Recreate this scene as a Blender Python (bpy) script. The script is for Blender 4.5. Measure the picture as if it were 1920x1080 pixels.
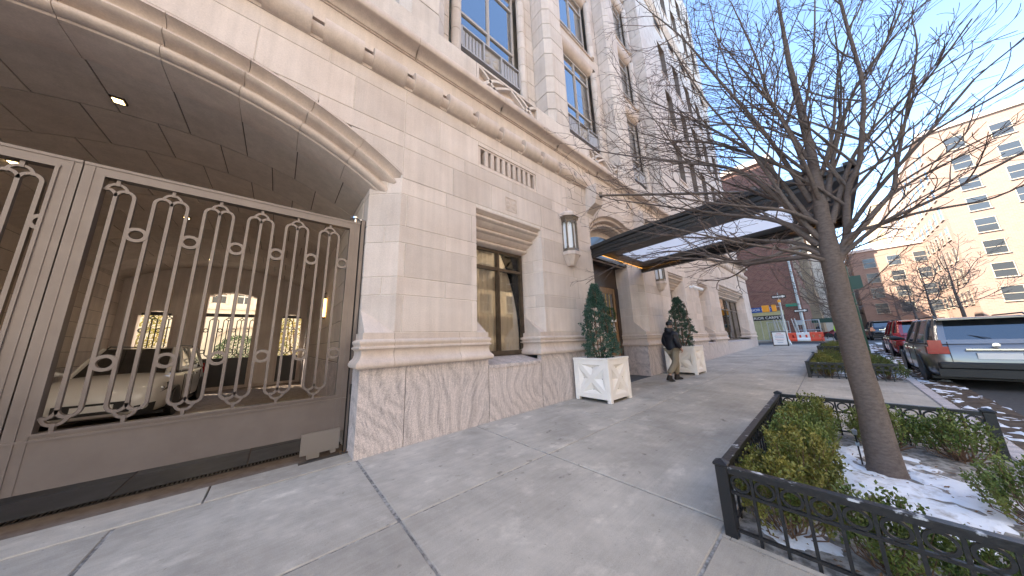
import bpy, math, random
from mathutils import Vector, Matrix, noise
rnd = random.Random(7)
R = math.radians
scene = bpy.context.scene
C = scene.collection
for o in list(bpy.data.objects): bpy.data.objects.remove(o)

# ------------------------------------------------------------ camera
YAW, PIT, ROL = 0.710261, 0.195025, -0.033673
cy, sy = math.cos(YAW), math.sin(YAW)
fw = Vector((sy*math.cos(PIT), cy*math.cos(PIT), math.sin(PIT)))
r0 = Vector((cy, -sy, 0)); u0 = r0.cross(fw)
rr = r0*math.cos(ROL) + u0*math.sin(ROL); uu = -r0*math.sin(ROL) + u0*math.cos(ROL)
cam = bpy.data.cameras.new('camera'); cam.sensor_width = 36; cam.lens = 36*506.857/1920
cam.clip_start = .05; cam.clip_end = 3000
co = bpy.data.objects.new('camera', cam); C.objects.link(co)
co.matrix_world = Matrix(((rr.x, uu.x, -fw.x, 0), (rr.y, uu.y, -fw.y, -4.444), (rr.z, uu.z, -fw.z, 1.5), (0, 0, 0, 1)))
scene.camera = co

# ------------------------------------------------------------ sky, sun, exposure
SUN_EL = R(40); sunv = Vector((-.75, .66, 0)).normalized()       # horizontal direction TOWARDS the sun: behind the building
world = bpy.data.worlds.new('World'); scene.world = world; world.use_nodes = True
nt = world.node_tree; bg = nt.nodes['Background']
sk = nt.nodes.new('ShaderNodeTexSky'); sk.sky_type = 'NISHITA'; sk.sun_disc = False
sk.sun_elevation = SUN_EL; sk.sun_rotation = math.atan2(sunv.x, sunv.y)
sk.altitude = 0; sk.air_density = 1.0; sk.dust_density = 0.1; sk.ozone_density = 2.5
nt.links.new(sk.outputs[0], bg.inputs[0]); bg.inputs[1].default_value = .15
sl = bpy.data.lights.new('sun', 'SUN'); sl.energy = 5; sl.angle = R(.5); sl.color = (1, .9, .76)
so = bpy.data.objects.new('sun', sl); C.objects.link(so)
sd = Vector((sunv.x*math.cos(SUN_EL), sunv.y*math.cos(SUN_EL), math.sin(SUN_EL)))
so.rotation_euler = sd.to_track_quat('Z', 'Y').to_euler(); so.location = (0, 40, 60)
vs = scene.view_settings; vs.view_transform = 'Standard'; vs.look = 'None'; vs.gamma = 1; vs.use_curve_mapping = False
vs.exposure = 2.25

# ------------------------------------------------------------ helpers
S = .01325
def g(x): return S*x if x < 42 else S*42
MATS = {}
def mat(name, col=(.5,.5,.5), rough=.6, metal=0, noise_amt=0, scale=5, col2=None, bump=0, bscale=60, spec=.5, rand=0, detail=6, coat=0, stretch=None, sub=0, trans=0, emit=None, estr=0, mixpos=(.35,.65)):
    m = bpy.data.materials.new(name); m.use_nodes = True; n = m.node_tree.nodes; l = m.node_tree.links
    b = n['Principled BSDF']; b.inputs['Base Color'].default_value = (*col, 1); b.inputs['Roughness'].default_value = rough
    b.inputs['Metallic'].default_value = metal; b.inputs['Specular IOR Level'].default_value = spec
    b.inputs['Coat Weight'].default_value = coat; b.inputs['Coat Roughness'].default_value = .06
    if trans: b.inputs['Transmission Weight'].default_value = trans
    if emit: b.inputs['Emission Color'].default_value = (*emit, 1); b.inputs['Emission Strength'].default_value = estr
    tc = n.new('ShaderNodeTexCoord'); src = tc.outputs['Object']
    geo = n.new('ShaderNodeNewGeometry'); src = geo.outputs['Position']
    if stretch:
        mp = n.new('ShaderNodeMapping'); mp.inputs['Scale'].default_value = stretch; l.new(src, mp.inputs[0]); src = mp.outputs[0]
    out = None
    if col2:
        nz = n.new('ShaderNodeTexNoise'); nz.inputs['Scale'].default_value = scale; nz.inputs['Detail'].default_value = detail; nz.inputs['Roughness'].default_value = .62
        l.new(src, nz.inputs[0])
        cr = n.new('ShaderNodeValToRGB'); cr.color_ramp.elements[0].position = mixpos[0]; cr.color_ramp.elements[1].position = mixpos[1]
        cr.color_ramp.elements[0].color = (*col, 1); cr.color_ramp.elements[1].color = (*col2, 1)
        l.new(nz.outputs[0], cr.inputs[0]); out = cr.outputs[0]
    if rand:
        oi = n.new('ShaderNodeObjectInfo'); mr = n.new('ShaderNodeMapRange'); mr.inputs[3].default_value = 1-rand; mr.inputs[4].default_value = 1+rand
        l.new(oi.outputs['Random'], mr.inputs[0])
        hs = n.new('ShaderNodeHueSaturation'); l.new(mr.outputs[0], hs.inputs['Value'])
        if out: l.new(out, hs.inputs['Color'])
        else: hs.inputs['Color'].default_value = (*col, 1)
        out = hs.outputs[0]
    if out: l.new(out, b.inputs['Base Color'])
    if bump:
        nb = n.new('ShaderNodeTexNoise'); nb.inputs['Scale'].default_value = bscale; nb.inputs['Detail'].default_value = 5; l.new(src, nb.inputs[0])
        bp = n.new('ShaderNodeBump'); bp.inputs['Strength'].default_value = bump; bp.inputs['Distance'].default_value = .01
        l.new(nb.outputs[0], bp.inputs['Height']); l.new(bp.outputs[0], b.inputs['Normal'])
    MATS[name] = m; return m

def limestone(name, c1, c2, rand):
    # dressed limestone: soft cloudy mottling, fine pitting, faint vertical weather streaks
    m = mat(name, c1, .82, spec=.25, scale=1.3, col2=c2, rand=rand, bump=.25, bscale=140)
    n = m.node_tree.nodes; l = m.node_tree.links; b = n['Principled BSDF']
    old = b.inputs['Base Color'].links[0].from_socket
    geo = n.new('ShaderNodeNewGeometry')
    mp = n.new('ShaderNodeMapping'); mp.inputs['Scale'].default_value = (9, 9, .5); l.new(geo.outputs['Position'], mp.inputs[0])
    nz = n.new('ShaderNodeTexNoise'); nz.inputs['Scale'].default_value = 1; nz.inputs['Detail'].default_value = 4; l.new(mp.outputs[0], nz.inputs[0])
    nf = n.new('ShaderNodeTexNoise'); nf.inputs['Scale'].default_value = 55; nf.inputs['Detail'].default_value = 3; l.new(geo.outputs['Position'], nf.inputs[0])
    ad = n.new('ShaderNodeMath'); ad.operation = 'ADD'; l.new(nz.outputs[0], ad.inputs[0]); l.new(nf.outputs[0], ad.inputs[1])
    mr = n.new('ShaderNodeMapRange'); mr.inputs[1].default_value = .65; mr.inputs[2].default_value = 1.35; mr.inputs[3].default_value = .85; mr.inputs[4].default_value = 1.08
    l.new(ad.outputs[0], mr.inputs[0])
    mx = n.new('ShaderNodeVectorMath'); mx.operation = 'SCALE'; l.new(old, mx.inputs[0]); l.new(mr.outputs[0], mx.inputs['Scale'])
    l.new(mx.outputs[0], b.inputs['Base Color']); return m
limestone('limestone', (.605,.508,.442), (.685,.592,.525), .09)
limestone('limestone_trim', (.58,.475,.405), (.655,.555,.48), .04)
limestone('limestone_up', (.61,.53,.47), (.70,.63,.57), .06)
limestone('limestone_dim', (.60,.52,.455), (.68,.60,.535), .07)
mat('mortar', (.72,.66,.60), .9, scale=30, col2=(.62,.55,.49))
mat('mortar_dark', (.16,.13,.11), .9)

def granite():
    m = bpy.data.materials.new('granite'); m.use_nodes = True; n = m.node_tree.nodes; l = m.node_tree.links; b = n['Principled BSDF']
    geo = n.new('ShaderNodeNewGeometry'); oi = n.new('ShaderNodeObjectInfo')
    ad = n.new('ShaderNodeVectorMath'); ad.operation = 'MULTIPLY_ADD'
    cx = n.new('ShaderNodeCombineXYZ'); 
    for i in range(3): l.new(oi.outputs['Random'], cx.inputs[i])
    l.new(cx.outputs[0], ad.inputs[0]); ad.inputs[1].default_value = (17, 31, 11); l.new(geo.outputs['Position'], ad.inputs[2])
    nz = n.new('ShaderNodeTexNoise'); nz.inputs['Scale'].default_value = .9; nz.inputs['Detail'].default_value = .6; l.new(ad.outputs[0], nz.inputs[0])
    sc = n.new('ShaderNodeVectorMath'); sc.operation = 'MULTIPLY_ADD'; l.new(nz.outputs['Color'], sc.inputs[0]); sc.inputs[1].default_value = (1.2, .3, 1.6); l.new(ad.outputs[0], sc.inputs[2])
    # swirling bands: noise stretched along a bent direction
    mp = n.new('ShaderNodeMapping'); mp.inputs['Rotation'].default_value = (0, R(55), 0); mp.inputs['Scale'].default_value = (26, 8, 3.6); l.new(sc.outputs[0], mp.inputs[0])
    v = n.new('ShaderNodeTexNoise'); v.inputs['Scale'].default_value = 1; v.inputs['Detail'].default_value = 7; v.inputs['Roughness'].default_value = .72; l.new(mp.outputs[0], v.inputs[0])
    cr = n.new('ShaderNodeValToRGB'); e = cr.color_ramp.elements
    e[0].position = .33; e[0].color = (.31,.28,.275,1); e[1].position = .52; e[1].color = (.55,.48,.455,1)
    x = e.new(.43); x.color = (.475,.42,.40,1); x = e.new(.68); x.color = (.64,.56,.52,1)
    l.new(v.outputs[0], cr.inputs[0])
    sp = n.new('ShaderNodeTexNoise'); sp.inputs['Scale'].default_value = 120; sp.inputs['Detail'].default_value = 2; l.new(geo.outputs['Position'], sp.inputs[0])
    mr = n.new('ShaderNodeMapRange'); mr.inputs[1].default_value = .3; mr.inputs[2].default_value = .7; mr.inputs[3].default_value = .68; mr.inputs[4].default_value = 1.28; l.new(sp.outputs[0], mr.inputs[0])
    # bold wavy veins running through each slab
    w2 = n.new('ShaderNodeMapping'); w2.inputs['Rotation'].default_value = (0, R(38), 0); w2.inputs['Scale'].default_value = (1, .4, .55); l.new(sc.outputs[0], w2.inputs[0])
    wv = n.new('ShaderNodeTexWave'); wv.inputs['Scale'].default_value = 1.5; wv.inputs['Distortion'].default_value = 7; wv.inputs['Detail'].default_value = 4; wv.inputs['Detail Scale'].default_value = .8; wv.inputs['Detail Roughness'].default_value = .6; l.new(w2.outputs[0], wv.inputs[0])
    m2 = n.new('ShaderNodeMapRange'); m2.inputs[1].default_value = .0; m2.inputs[2].default_value = .45; m2.inputs[3].default_value = .86; m2.inputs[4].default_value = 1.04; l.new(wv.outputs['Fac'], m2.inputs[0])
    mm = n.new('ShaderNodeMath'); mm.operation = 'MULTIPLY'; l.new(mr.outputs[0], mm.inputs[0]); l.new(m2.outputs[0], mm.inputs[1])
    mx = n.new('ShaderNodeVectorMath'); mx.operation = 'SCALE'; l.new(cr.outputs[0], mx.inputs[0]); l.new(mm.outputs[0], mx.inputs['Scale'])
    l.new(mx.outputs[0], b.inputs['Base Color']); b.inputs['Roughness'].default_value = .6; b.inputs['Specular IOR Level'].default_value = .35
    MATS['granite'] = m
granite()

def concrete():
    m = bpy.data.materials.new('concrete'); m.use_nodes = True; n = m.node_tree.nodes; l = m.node_tree.links; b = n['Principled BSDF']
    geo = n.new('ShaderNodeNewGeometry'); P = geo.outputs['Position']
    def nz(scale, det=5, st=None, rot=0):
        s = P
        if st:
            mp = n.new('ShaderNodeMapping'); mp.inputs['Scale'].default_value = st; mp.inputs['Rotation'].default_value = (0, 0, rot); l.new(P, mp.inputs[0]); s = mp.outputs[0]
        t = n.new('ShaderNodeTexNoise'); t.inputs['Scale'].default_value = scale; t.inputs['Detail'].default_value = det; t.inputs['Roughness'].default_value = .6; l.new(s, t.inputs[0]); return t.outputs[0]
    def ramp(s, a, b_, p0, p1):
        mr = n.new('ShaderNodeMapRange'); mr.inputs[1].default_value = p0; mr.inputs[2].default_value = p1; mr.inputs[3].default_value = a; mr.inputs[4].default_value = b_; l.new(s, mr.inputs[0]); return mr.outputs[0]
    def mul(a, c):
        k = n.new('ShaderNodeMath'); k.operation = 'MULTIPLY'; l.new(a, k.inputs[0]); l.new(c, k.inputs[1]); return k.outputs[0]
    f = ramp(nz(.9, 7), .76, 1.20, .3, .7)
    f = mul(f, ramp(nz(7, 6), .92, 1.08, .3, .7))
    f = mul(f, ramp(nz(1, 5, (1.2, 26, 1), .22), .94, 1.06, .3, .7))       # broom drag
    f = mul(f, ramp(nz(160, 2), .90, 1.10, .3, .7))
    f = mul(f, ramp(nz(2.3, 6, (1, 1.4, 1), 1.0), 1.0, 1.32, .57, .70))     # salt bloom
    f = mul(f, ramp(nz(5.5, 3), .60, 1.0, .26, .32)); f = mul(f, ramp(nz(21, 2), .62, 1.0, .235, .285))                       # wet spots
    oi = n.new('ShaderNodeObjectInfo'); f = mul(f, ramp(oi.outputs['Random'], .93, 1.07, 0, 1))
    sc = n.new('ShaderNodeVectorMath'); sc.operation = 'SCALE'; sc.inputs[0].default_value = (.435,.393,.335); l.new(f, sc.inputs['Scale']); l.new(sc.outputs[0], b.inputs['Base Color'])
    b.inputs['Roughness'].default_value = .78; b.inputs['Specular IOR Level'].default_value = .3
    bp = n.new('ShaderNodeBump'); bp.inputs['Strength'].default_value = .25; bp.inputs['Distance'].default_value = .004; l.new(nz(90, 4), bp.inputs['Height']); l.new(bp.outputs[0], b.inputs['Normal'])
    MATS['concrete'] = m
concrete()
mat('joint_sand', (.42,.40,.37), .95, scale=14, col2=(.16,.15,.14), mixpos=(.4,.6))
mat('gate_paint', (.165,.137,.122), .30, metal=.45, scale=3, col2=(.19,.16,.143), spec=.5)
mat('gate_plate', (.21,.185,.165), .4, metal=.3)
mat('grille_paint', (.42,.40,.385), .45, metal=.2)
mat('win_frame', (.46,.42,.385), .45)
mat('gate_dark', (.05,.045,.042), .4)
mat('bronze', (.09,.068,.05), .38, metal=.6, scale=8, col2=(.13,.10,.075))
mat('lantern_bronze', (.13,.105,.08), .45, metal=.6, scale=30, col2=(.20,.165,.13))
mat('canopy_black', (.022,.021,.021), .38, spec=.5, scale=6, col2=(.03,.029,.028))
mat('iron', (.012,.012,.014), .42, bump=.3, bscale=50)
mat('iron_worn', (.016,.016,.018), .4, scale=9, col2=(.55,.57,.6), mixpos=(.60,.66), bump=.4, bscale=40)
mat('white_frost', (.85,.86,.86), .35)
mat('planter_white', (.85,.79,.725), .55, scale=4, col2=(.80,.74,.67), bump=.1)
mat('soil', (.05,.035,.025), .95, scale=9, col2=(.12,.09,.065), bump=1, bscale=30)
mat('snow', (.82,.85,.90), .7, scale=11, col2=(.42,.39,.36), bump=1, bscale=22, spec=.3, mixpos=(.52,.74))
mat('bark', (.10,.074,.060), .85, scale=6, col2=(.175,.138,.118), bump=.7, bscale=24, stretch=(4, 4, 8), mixpos=(.3,.7))
mat('twig', (.085,.058,.047), .8, scale=8, col2=(.15,.11,.095))
mat('boxwood', (.12,.15,.03), .5, rand=.15, scale=3.0, col2=(.22,.185,.035), spec=.4)
mat('boxwood_green', (.07,.115,.028), .45, rand=.15, scale=4, col2=(.15,.17,.035), spec=.4)
mat('holly', (.03,.075,.05), .38, scale=9, col2=(.065,.13,.085), spec=.5)
mat('stem_wood', (.16,.095,.06), .85)
mat('oak', (.22,.125,.055), .5, scale=3, col2=(.32,.19,.09), stretch=(6, 6, .5))
mat('dark_wood', (.05,.03,.02), .45)
mat('brass', (.55,.38,.13), .3, metal=.9)
mat('curtain', (.84,.66,.52), .85)
mat('curtain_white', (.45,.46,.43), .9)
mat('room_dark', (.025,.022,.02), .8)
mat('room_pale', (.30,.33,.31), .9, scale=.6, col2=(.55,.57,.52))
mat('slate', (.055,.065,.08), .5, scale=3, col2=(.10,.11,.125), rand=.15)
mat('brown_kerb', (.13,.095,.075), .8, scale=9, col2=(.20,.16,.13))
mat('cobble', (.20,.145,.10), .6, scale=4, col2=(.30,.225,.165), rand=.2)
mat('asphalt', (.05,.05,.052), .85, scale=20, col2=(.075,.075,.077), bump=.4)
mat('road_paint', (.6,.6,.58), .8, scale=14, col2=(.25,.25,.25), mixpos=(.5,.75))
mat('brick', (.19,.09,.068), .85, scale=1.2, col2=(.25,.125,.095), rand=.05)
mat('brick_tan', (.46,.33,.20), .85, scale=.5, col2=(.55,.42,.28), rand=.05)
mat('brick_pink', (.42,.25,.185), .85, scale=.5, col2=(.50,.32,.24))
mat('cream_wall', (.60,.54,.44), .85, scale=1, col2=(.66,.60,.50))
mat('pale_wall', (.62,.585,.55), .85, scale=1, col2=(.68,.64,.60))
mat('grey_wall', (.25,.245,.235), .85, scale=1, col2=(.32,.31,.30))
mat('steel', (.42,.45,.47), .45, metal=.7)
mat('green_paint', (.012,.06,.042), .45)
mat('signal_orange', (.80,.33,.012), .45)
mat('sign_white', (.78,.78,.76), .5)
mat('sign_black', (.01,.01,.011), .45)
mat('sign_green', (.01,.22,.13), .45)
mat('sign_blue', (.012,.07,.30), .5)
mat('barrier_red', (.72,.075,.025), .5, rand=.08)
mat('rubber', (.012,.012,.012), .75)
mat('rim', (.25,.25,.26), .35, metal=.8)
mat('car_white', (.78,.77,.74), .25, coat=.6)
mat('car_red', (.24,.012,.018), .25, metal=.25, coat=.8)
mat('car_grey', (.17,.165,.165), .3, metal=.6, coat=.7)
mat('car_blue', (.02,.03,.045), .28, metal=.4, coat=.7)
mat('black_plastic', (.014,.014,.015), .5)
mat('chrome', (.7,.7,.7), .15, metal=1)
mat('tail_red', (.35,.01,.01), .2, coat=.5)
mat('head_lamp', (.45,.46,.47), .12, metal=.6, coat=1)
mat('skin', (.40,.23,.16), .6, sub=0)
mat('jacket', (.006,.007,.013), .6, bump=.5, bscale=20)
mat('khaki', (.22,.18,.125), .9, bump=.3, bscale=60)
mat('boot', (.012,.010,.009), .5)
mat('hi_vis', (.45,.75,.02), .6)
mat('flower', (.8,.5,.02), .6)
mat('ribbon', (.75,.73,.70), .5)
mat('yellow_leaf', (.42,.29,.04), .6, scale=1.5, col2=(.18,.20,.04))
mat('leaf_dark', (.05,.10,.035), .5, scale=3, col2=(.10,.16,.06))
mat('dead_leaf', (.20,.11,.05), .8, rand=.3)
mat('warm_lamp', (.9,.6,.25), .4, emit=(1,.55,.16), estr=2.5)
mat('led_amber', (.9,.5,.15), .4, emit=(1,.42,.05), estr=.4)
mat('down_light', (1,.8,.5), .4, emit=(1,.72,.32), estr=3)
mat('print_blue', (.05,.12,.3), .6); mat('print_red', (.5,.08,.12), .6)
mat('shop_glow', (.30,.33,.24), .6, emit=(.75,.78,.5), estr=.05, scale=.8, col2=(.45,.44,.36))

def glass_mat(name, tint, ior_rough=.02, refl=.12):
    # thin window glass: clear transmission plus a fresnel mirror
    m = bpy.data.materials.new(name); m.use_nodes = True; n = m.node_tree.nodes; l = m.node_tree.links
    n.remove(n['Principled BSDF']); out = n['Material Output']
    t = n.new('ShaderNodeBsdfTransparent'); t.inputs[0].default_value = (*tint, 1)
    gl = n.new('ShaderNodeBsdfGlossy'); gl.inputs['Roughness'].default_value = ior_rough; gl.inputs[0].default_value = (1, 1, 1, 1)
    lw = n.new('ShaderNodeFresnel'); lw.inputs[0].default_value = 1.5
    ad = n.new('ShaderNodeMath'); ad.operation = 'ADD'; ad.use_clamp = True; ad.inputs[1].default_value = refl; l.new(lw.outputs[0], ad.inputs[0])
    mx = n.new('ShaderNodeMixShader'); l.new(ad.outputs[0], mx.inputs[0]); l.new(t.outputs[0], mx.inputs[1]); l.new(gl.outputs[0], mx.inputs[2]); l.new(mx.outputs[0], out.inputs[0])
    MATS[name] = m
glass_mat('glass', (.88,.90,.89), .01, .0)
glass_mat('glass_gate', (.86,.86,.86), .01, .0)
glass_mat('glass_dark', (.62,.66,.66), .01, .30)
mat('window_far', (.05,.055,.06), .12, spec=.6)
mat('frame_tan', (.40,.33,.25), .7)
def frosted():
    m = bpy.data.materials.new('frosted_panel'); m.use_nodes = True; n = m.node_tree.nodes; l = m.node_tree.links
    n.remove(n['Principled BSDF']); out = n['Material Output']
    t = n.new('ShaderNodeBsdfTranslucent'); t.inputs[0].default_value = (.93,.95,.96, 1)
    d = n.new('ShaderNodeBsdfDiffuse'); d.inputs[0].default_value = (.85,.88,.9, 1)
    mx = n.new('ShaderNodeMixShader'); mx.inputs[0].default_value = .2
    l.new(t.outputs[0], mx.inputs[1]); l.new(d.outputs[0], mx.inputs[2]); l.new(mx.outputs[0], out.inputs[0])
    MATS['frosted_panel'] = m
frosted()

class MB:
    def __init__(s): s.v = []; s.f = []
    def add(s, vs, fs):
        b = len(s.v); s.v += [tuple(v) for v in vs]; s.f += [tuple(i+b for i in f) for f in fs]; return s
    def box(s, x0, x1, y0, y1, z0, z1, M=None, slope=False):
        vs = [Vector((x, y, z)) for x in (x0, x1) for y in (y0, y1) for z in (z0, z1)]
        if slope:
            for v in vs: v.z += g(v.x)
        if M: vs = [M @ v for v in vs]
        return s.add(vs, [(0,1,3,2),(4,6,7,5),(0,4,5,1),(2,3,7,6),(0,2,6,4),(1,5,7,3)])
    def bbox(s, x0, x1, y0, y1, z0, z1, c=.01, M=None):
        # box with chamfered vertical and horizontal edges
        X = (x0, x1); Y = (y0, y1); Z = (z0, z1); vs = []; idx = {}
        for i in (0,1):
            for j in (0,1):
                for k in (0,1):
                    sx, sy_, sz = (1-2*i)*c, (1-2*j)*c, (1-2*k)*c
                    for a, p in enumerate(((X[i], Y[j]+sy_, Z[k]+sz), (X[i]+sx, Y[j], Z[k]+sz), (X[i]+sx, Y[j]+sy_, Z[k]))):
                        idx[i,j,k,a] = len(vs); vs.append(Vector(p))
        fs = []
        for i in (0,1): fs.append([idx[i,j,k,0] for j,k in ((0,0),(1,0),(1,1),(0,1))])
        for j in (0,1): fs.append([idx[i,j,k,1] for i,k in ((0,0),(1,0),(1,1),(0,1))])
        for k in (0,1): fs.append([idx[i,j,k,2] for i,j in ((0,0),(1,0),(1,1),(0,1))])
        for i in (0,1):
            for j in (0,1): fs.append([idx[i,j,0,0],idx[i,j,1,0],idx[i,j,1,1],idx[i,j,0,1]])
        for i in (0,1):
            for k in (0,1): fs.append([idx[i,0,k,0],idx[i,1,k,0],idx[i,1,k,2],idx[i,0,k,2]])
        for j in (0,1):
            for k in (0,1): fs.append([idx[0,j,k,1],idx[1,j,k,1],idx[1,j,k,2],idx[0,j,k,2]])
        for i in (0,1):
            for j in (0,1):
                for k in (0,1): fs.append([idx[i,j,k,0],idx[i,j,k,1],idx[i,j,k,2]])
        if M: vs = [M @ v for v in vs]
        return s.add(vs, fs)
    def prism(s, poly, a0, a1, axis='z', M=None):
        # poly: 2d outline; axis z -> (x,y), axis y -> (x,z), axis x -> (y,z)
        n = len(poly); vs = []
        for a in (a0, a1):
            for p in poly:
                v = {'z': (p[0], p[1], a), 'y': (p[0], a, p[1]), 'x': (a, p[0], p[1])}[axis]; vs.append(Vector(v))
        if M: vs = [M @ v for v in vs]
        return s.add(vs, [tuple(range(n))[::-1], tuple(range(n, 2*n))] + [(i, (i+1) % n, (i+1) % n + n, i+n) for i in range(n)])
    def sweep(s, prof, path, closed=False, caps=True, axes=None):
        # prof [(a,b)], path: list of (origin, dirA, dirB)
        n = len(prof); vs = []
        for o, A, B in path:
            for a, b in prof: vs.append(Vector(o)+Vector(A)*a+Vector(B)*b)
        fs = []; m = len(path)
        for i in range(m if closed else m-1):
            for j in range(n):
                k = (j+1) % n; i2 = (i+1) % m
                fs.append((i*n+j, i*n+k, i2*n+k, i2*n+j))
        if caps and not closed: fs += [tuple(range(n))[::-1], tuple(range((m-1)*n, m*n))]
        return s.add(vs, fs)
    def tube(s, pts, rad, n=8, cap=True):
        pts = [Vector(p) for p in pts]; m = len(pts)
        if not hasattr(rad, '__len__'): rad = [rad]*m
        t0 = (pts[1]-pts[0]).normalized(); nrm = t0.orthogonal().normalized(); vs = []
        for i, p in enumerate(pts):
            t = (pts[min(i+1, m-1)]-pts[max(i-1, 0)]).normalized()
            nrm = (nrm - t*nrm.dot(t)).normalized(); bn = t.cross(nrm)
            for k in range(n):
                a = 2*math.pi*k/n; vs.append(p+(nrm*math.cos(a)+bn*math.sin(a))*rad[i])
        fs = [(i*n+k, i*n+(k+1) % n, (i+1)*n+(k+1) % n, (i+1)*n+k) for i in range(m-1) for k in range(n)]
        if cap: fs += [tuple(range(n))[::-1], tuple(range((m-1)*n, m*n))]
        return s.add(vs, fs)
    def lathe(s, prof, o=(0,0,0), n=16, axis='z', a0=0, a1=2*math.pi):
        full = abs(a1-a0-2*math.pi) < 1e-6; k = n if full else n+1; vs = []; m = len(prof)
        for i in range(k):
            a = a0+(a1-a0)*i/n; c, d = math.cos(a), math.sin(a)
            for r, z in prof:
                v = {'z': (r*c, r*d, z), 'y': (r*c, z, r*d), 'x': (z, r*c, r*d)}[axis]; vs.append(Vector(v)+Vector(o))
        fs = []
        for i in range(n):
            i2 = (i+1) % k
            for j in range(m-1): fs.append((i*m+j, i2*m+j, i2*m+j+1, i*m+j+1))
        return s.add(vs, fs)
    def stroke(s, pts, w, y0, y1, closed=False):
        # flat bar following a polyline in the x-z plane
        n = len(pts); L = []; Rr = []
        for i, p in enumerate(pts):
            if closed: a, b = pts[i-1], pts[(i+1) % n]
            else: a, b = pts[max(i-1, 0)], pts[min(i+1, n-1)]
            d = Vector((b[0]-a[0], b[1]-a[1])); d.normalize(); q = Vector((-d.y, d.x))*w/2
            L.append((p[0]+q.x, p[1]+q.y)); Rr.append((p[0]-q.x, p[1]-q.y))
        path = [((0,0,0),)]*0; vs = []
        for i in range(n): vs += [(L[i][0], y0, L[i][1]), (Rr[i][0], y0, Rr[i][1]), (Rr[i][0], y1, Rr[i][1]), (L[i][0], y1, L[i][1])]
        fs = []
        for i in range(n if closed else n-1):
            j = (i+1) % n
            for k in range(4): fs.append((i*4+k, i*4+(k+1) % 4, j*4+(k+1) % 4, j*4+k))
        if not closed: fs += [(3,2,1,0), tuple(range((n-1)*4, n*4))]
        return s.add(vs, fs)
    def mesh(s, name, m, smooth=None, org=(0,0,0)):
        me = bpy.data.meshes.new(name); o = Vector(org)
        me.from_pydata([Vector(v)-o for v in s.v], [], s.f); me.update()
        import bmesh
        bm = bmesh.new(); bm.from_mesh(me); bmesh.ops.recalc_face_normals(bm, faces=bm.faces); bm.to_mesh(me); bm.free()
        me.materials.append(MATS[m])
        if smooth: me.shade_smooth(); me.set_sharp_from_angle(angle=smooth)
        return me
    def build(s, name, m, parent=None, smooth=None, kind=None, label=None):
        me = s.mesh(name, m, smooth, wloc(parent) if parent else (0,0,0))
        o = bpy.data.objects.new(name, me); C.objects.link(o)
        if parent: o.parent = parent
        if kind: o['kind'] = kind
        if label: o['label'] = label
        return o
def wloc(o):
    v = Vector((0,0,0))
    while o: v += o.location; o = o.parent
    return v
def thing(name, loc, label, cat, group=None):
    o = bpy.data.objects.new(name, None); C.objects.link(o); o.location = loc; o.empty_display_size = .2
    o['label'] = label; o['category'] = cat
    if group: o['group'] = group
    return o
def tag(o, label, cat, group=None):
    o['label'] = label; o['category'] = cat
    if group: o['group'] = group
    return o
def struct(o): o['kind'] = 'structure'; return o
def inst(me, name, parent, loc, rot=(0,0,0), scale=(1,1,1)):
    o = bpy.data.objects.new(name, me); C.objects.link(o); o.parent = parent
    o.location = Vector(loc)-(wloc(parent) if parent else Vector()); o.rotation_euler = rot; o.scale = scale; return o
def copy_tree(o, parent=None):
    c = o.copy(); C.objects.link(c); c.parent = parent
    for ch in o.children: copy_tree(ch, c)
    return c
# ============================================================ GROUND
GX0, GX1 = -14, 33
def sheet(name, m, x0, x1, y0, y1, dz, nx=2):
    b = MB(); xs = [x0+(x1-x0)*i/nx for i in range(nx+1)]
    vs = [(x, y, g(x)+dz) for x in xs for y in (y0, y1)]
    b.add(vs, [(2*i, 2*i+2, 2*i+3, 2*i+1) for i in range(nx)])
    return struct(b.build(name, m))
b = MB(); b.add([(-400,-600,g(-400)-.35),(42,-600,.556-.35),(42,600,.556-.35),(-400,600,g(-400)-.35),(1500,-600,.556-.35),(1500,600,.556-.35)], [(0,1,2,3),(1,4,5,2)])
struct(b.build('ground', 'asphalt'))
road = MB(); road.add([(-40,-13,g(-40)-.13),(42,-13,.556-.13),(42,-5.75,.556-.13),(-40,-5.75,g(-40)-.13),(400,-13,.556-.13),(400,-5.75,.556-.13)], [(0,1,2,3),(1,4,5,2)])
struct(road.build('road', 'asphalt'))
cross = MB(); cross.add([(34.2,-60,g(34)-.12),(42,-60,.556-.12),(42,60,.556-.12),(34.2,60,g(34)-.12)], [(0,1,2,3)])
struct(cross.build('cross_street', 'asphalt'))
b = MB()
for k in range(9): b.box(34.9, 38.2, -12.6+k*.82, -12.2+k*.82, -.118, -.112, slope=True)
struct(b.build('crosswalk_marking', 'road_paint'))
sheet('sidewalk_bed', 'joint_sand', -40, 34, -5.6, .12, -.012, 2)
# sidewalk flags: each slab its own piece
sw = bpy.data.objects.new('sidewalk', None); C.objects.link(sw); struct(sw)
xl = [-8.55, -6.65, -4.75, -2.85, -.95, .96, 2.86, 4.76, 6.66, 8.56, 10.46, 12.3, 14.2, 16.1, 18, 19.9, 21.8, 23.7, 25.6, 27.5, 29.4, 31.3, 33.2]
def slab(x0, x1, y0, y1, gap=.011, t=.06):
    gx = rnd.uniform(-.0015, .0015)
    b = MB(); b.bbox(x0+gap, x1-gap, y0+gap, y1-gap, -t, gx, .006)
    b.v = [(x, y, z+g(x)) for x, y, z in b.v]
    return b.build('paving_slab', 'concrete', sw)
for i in range(len(xl)-1):
    slab(xl[i], xl[i+1], -1.745, 0, gap=.016 if abs(xl[i]-.96) < .01 or abs(xl[i+1]-.96) < .01 else .010)
    slab(xl[i], xl[i+1], -3.64, -1.745)
BEDS = [(2.66, 6.2), (12.1, 16.6), (21.5, 26.0)]
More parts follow.
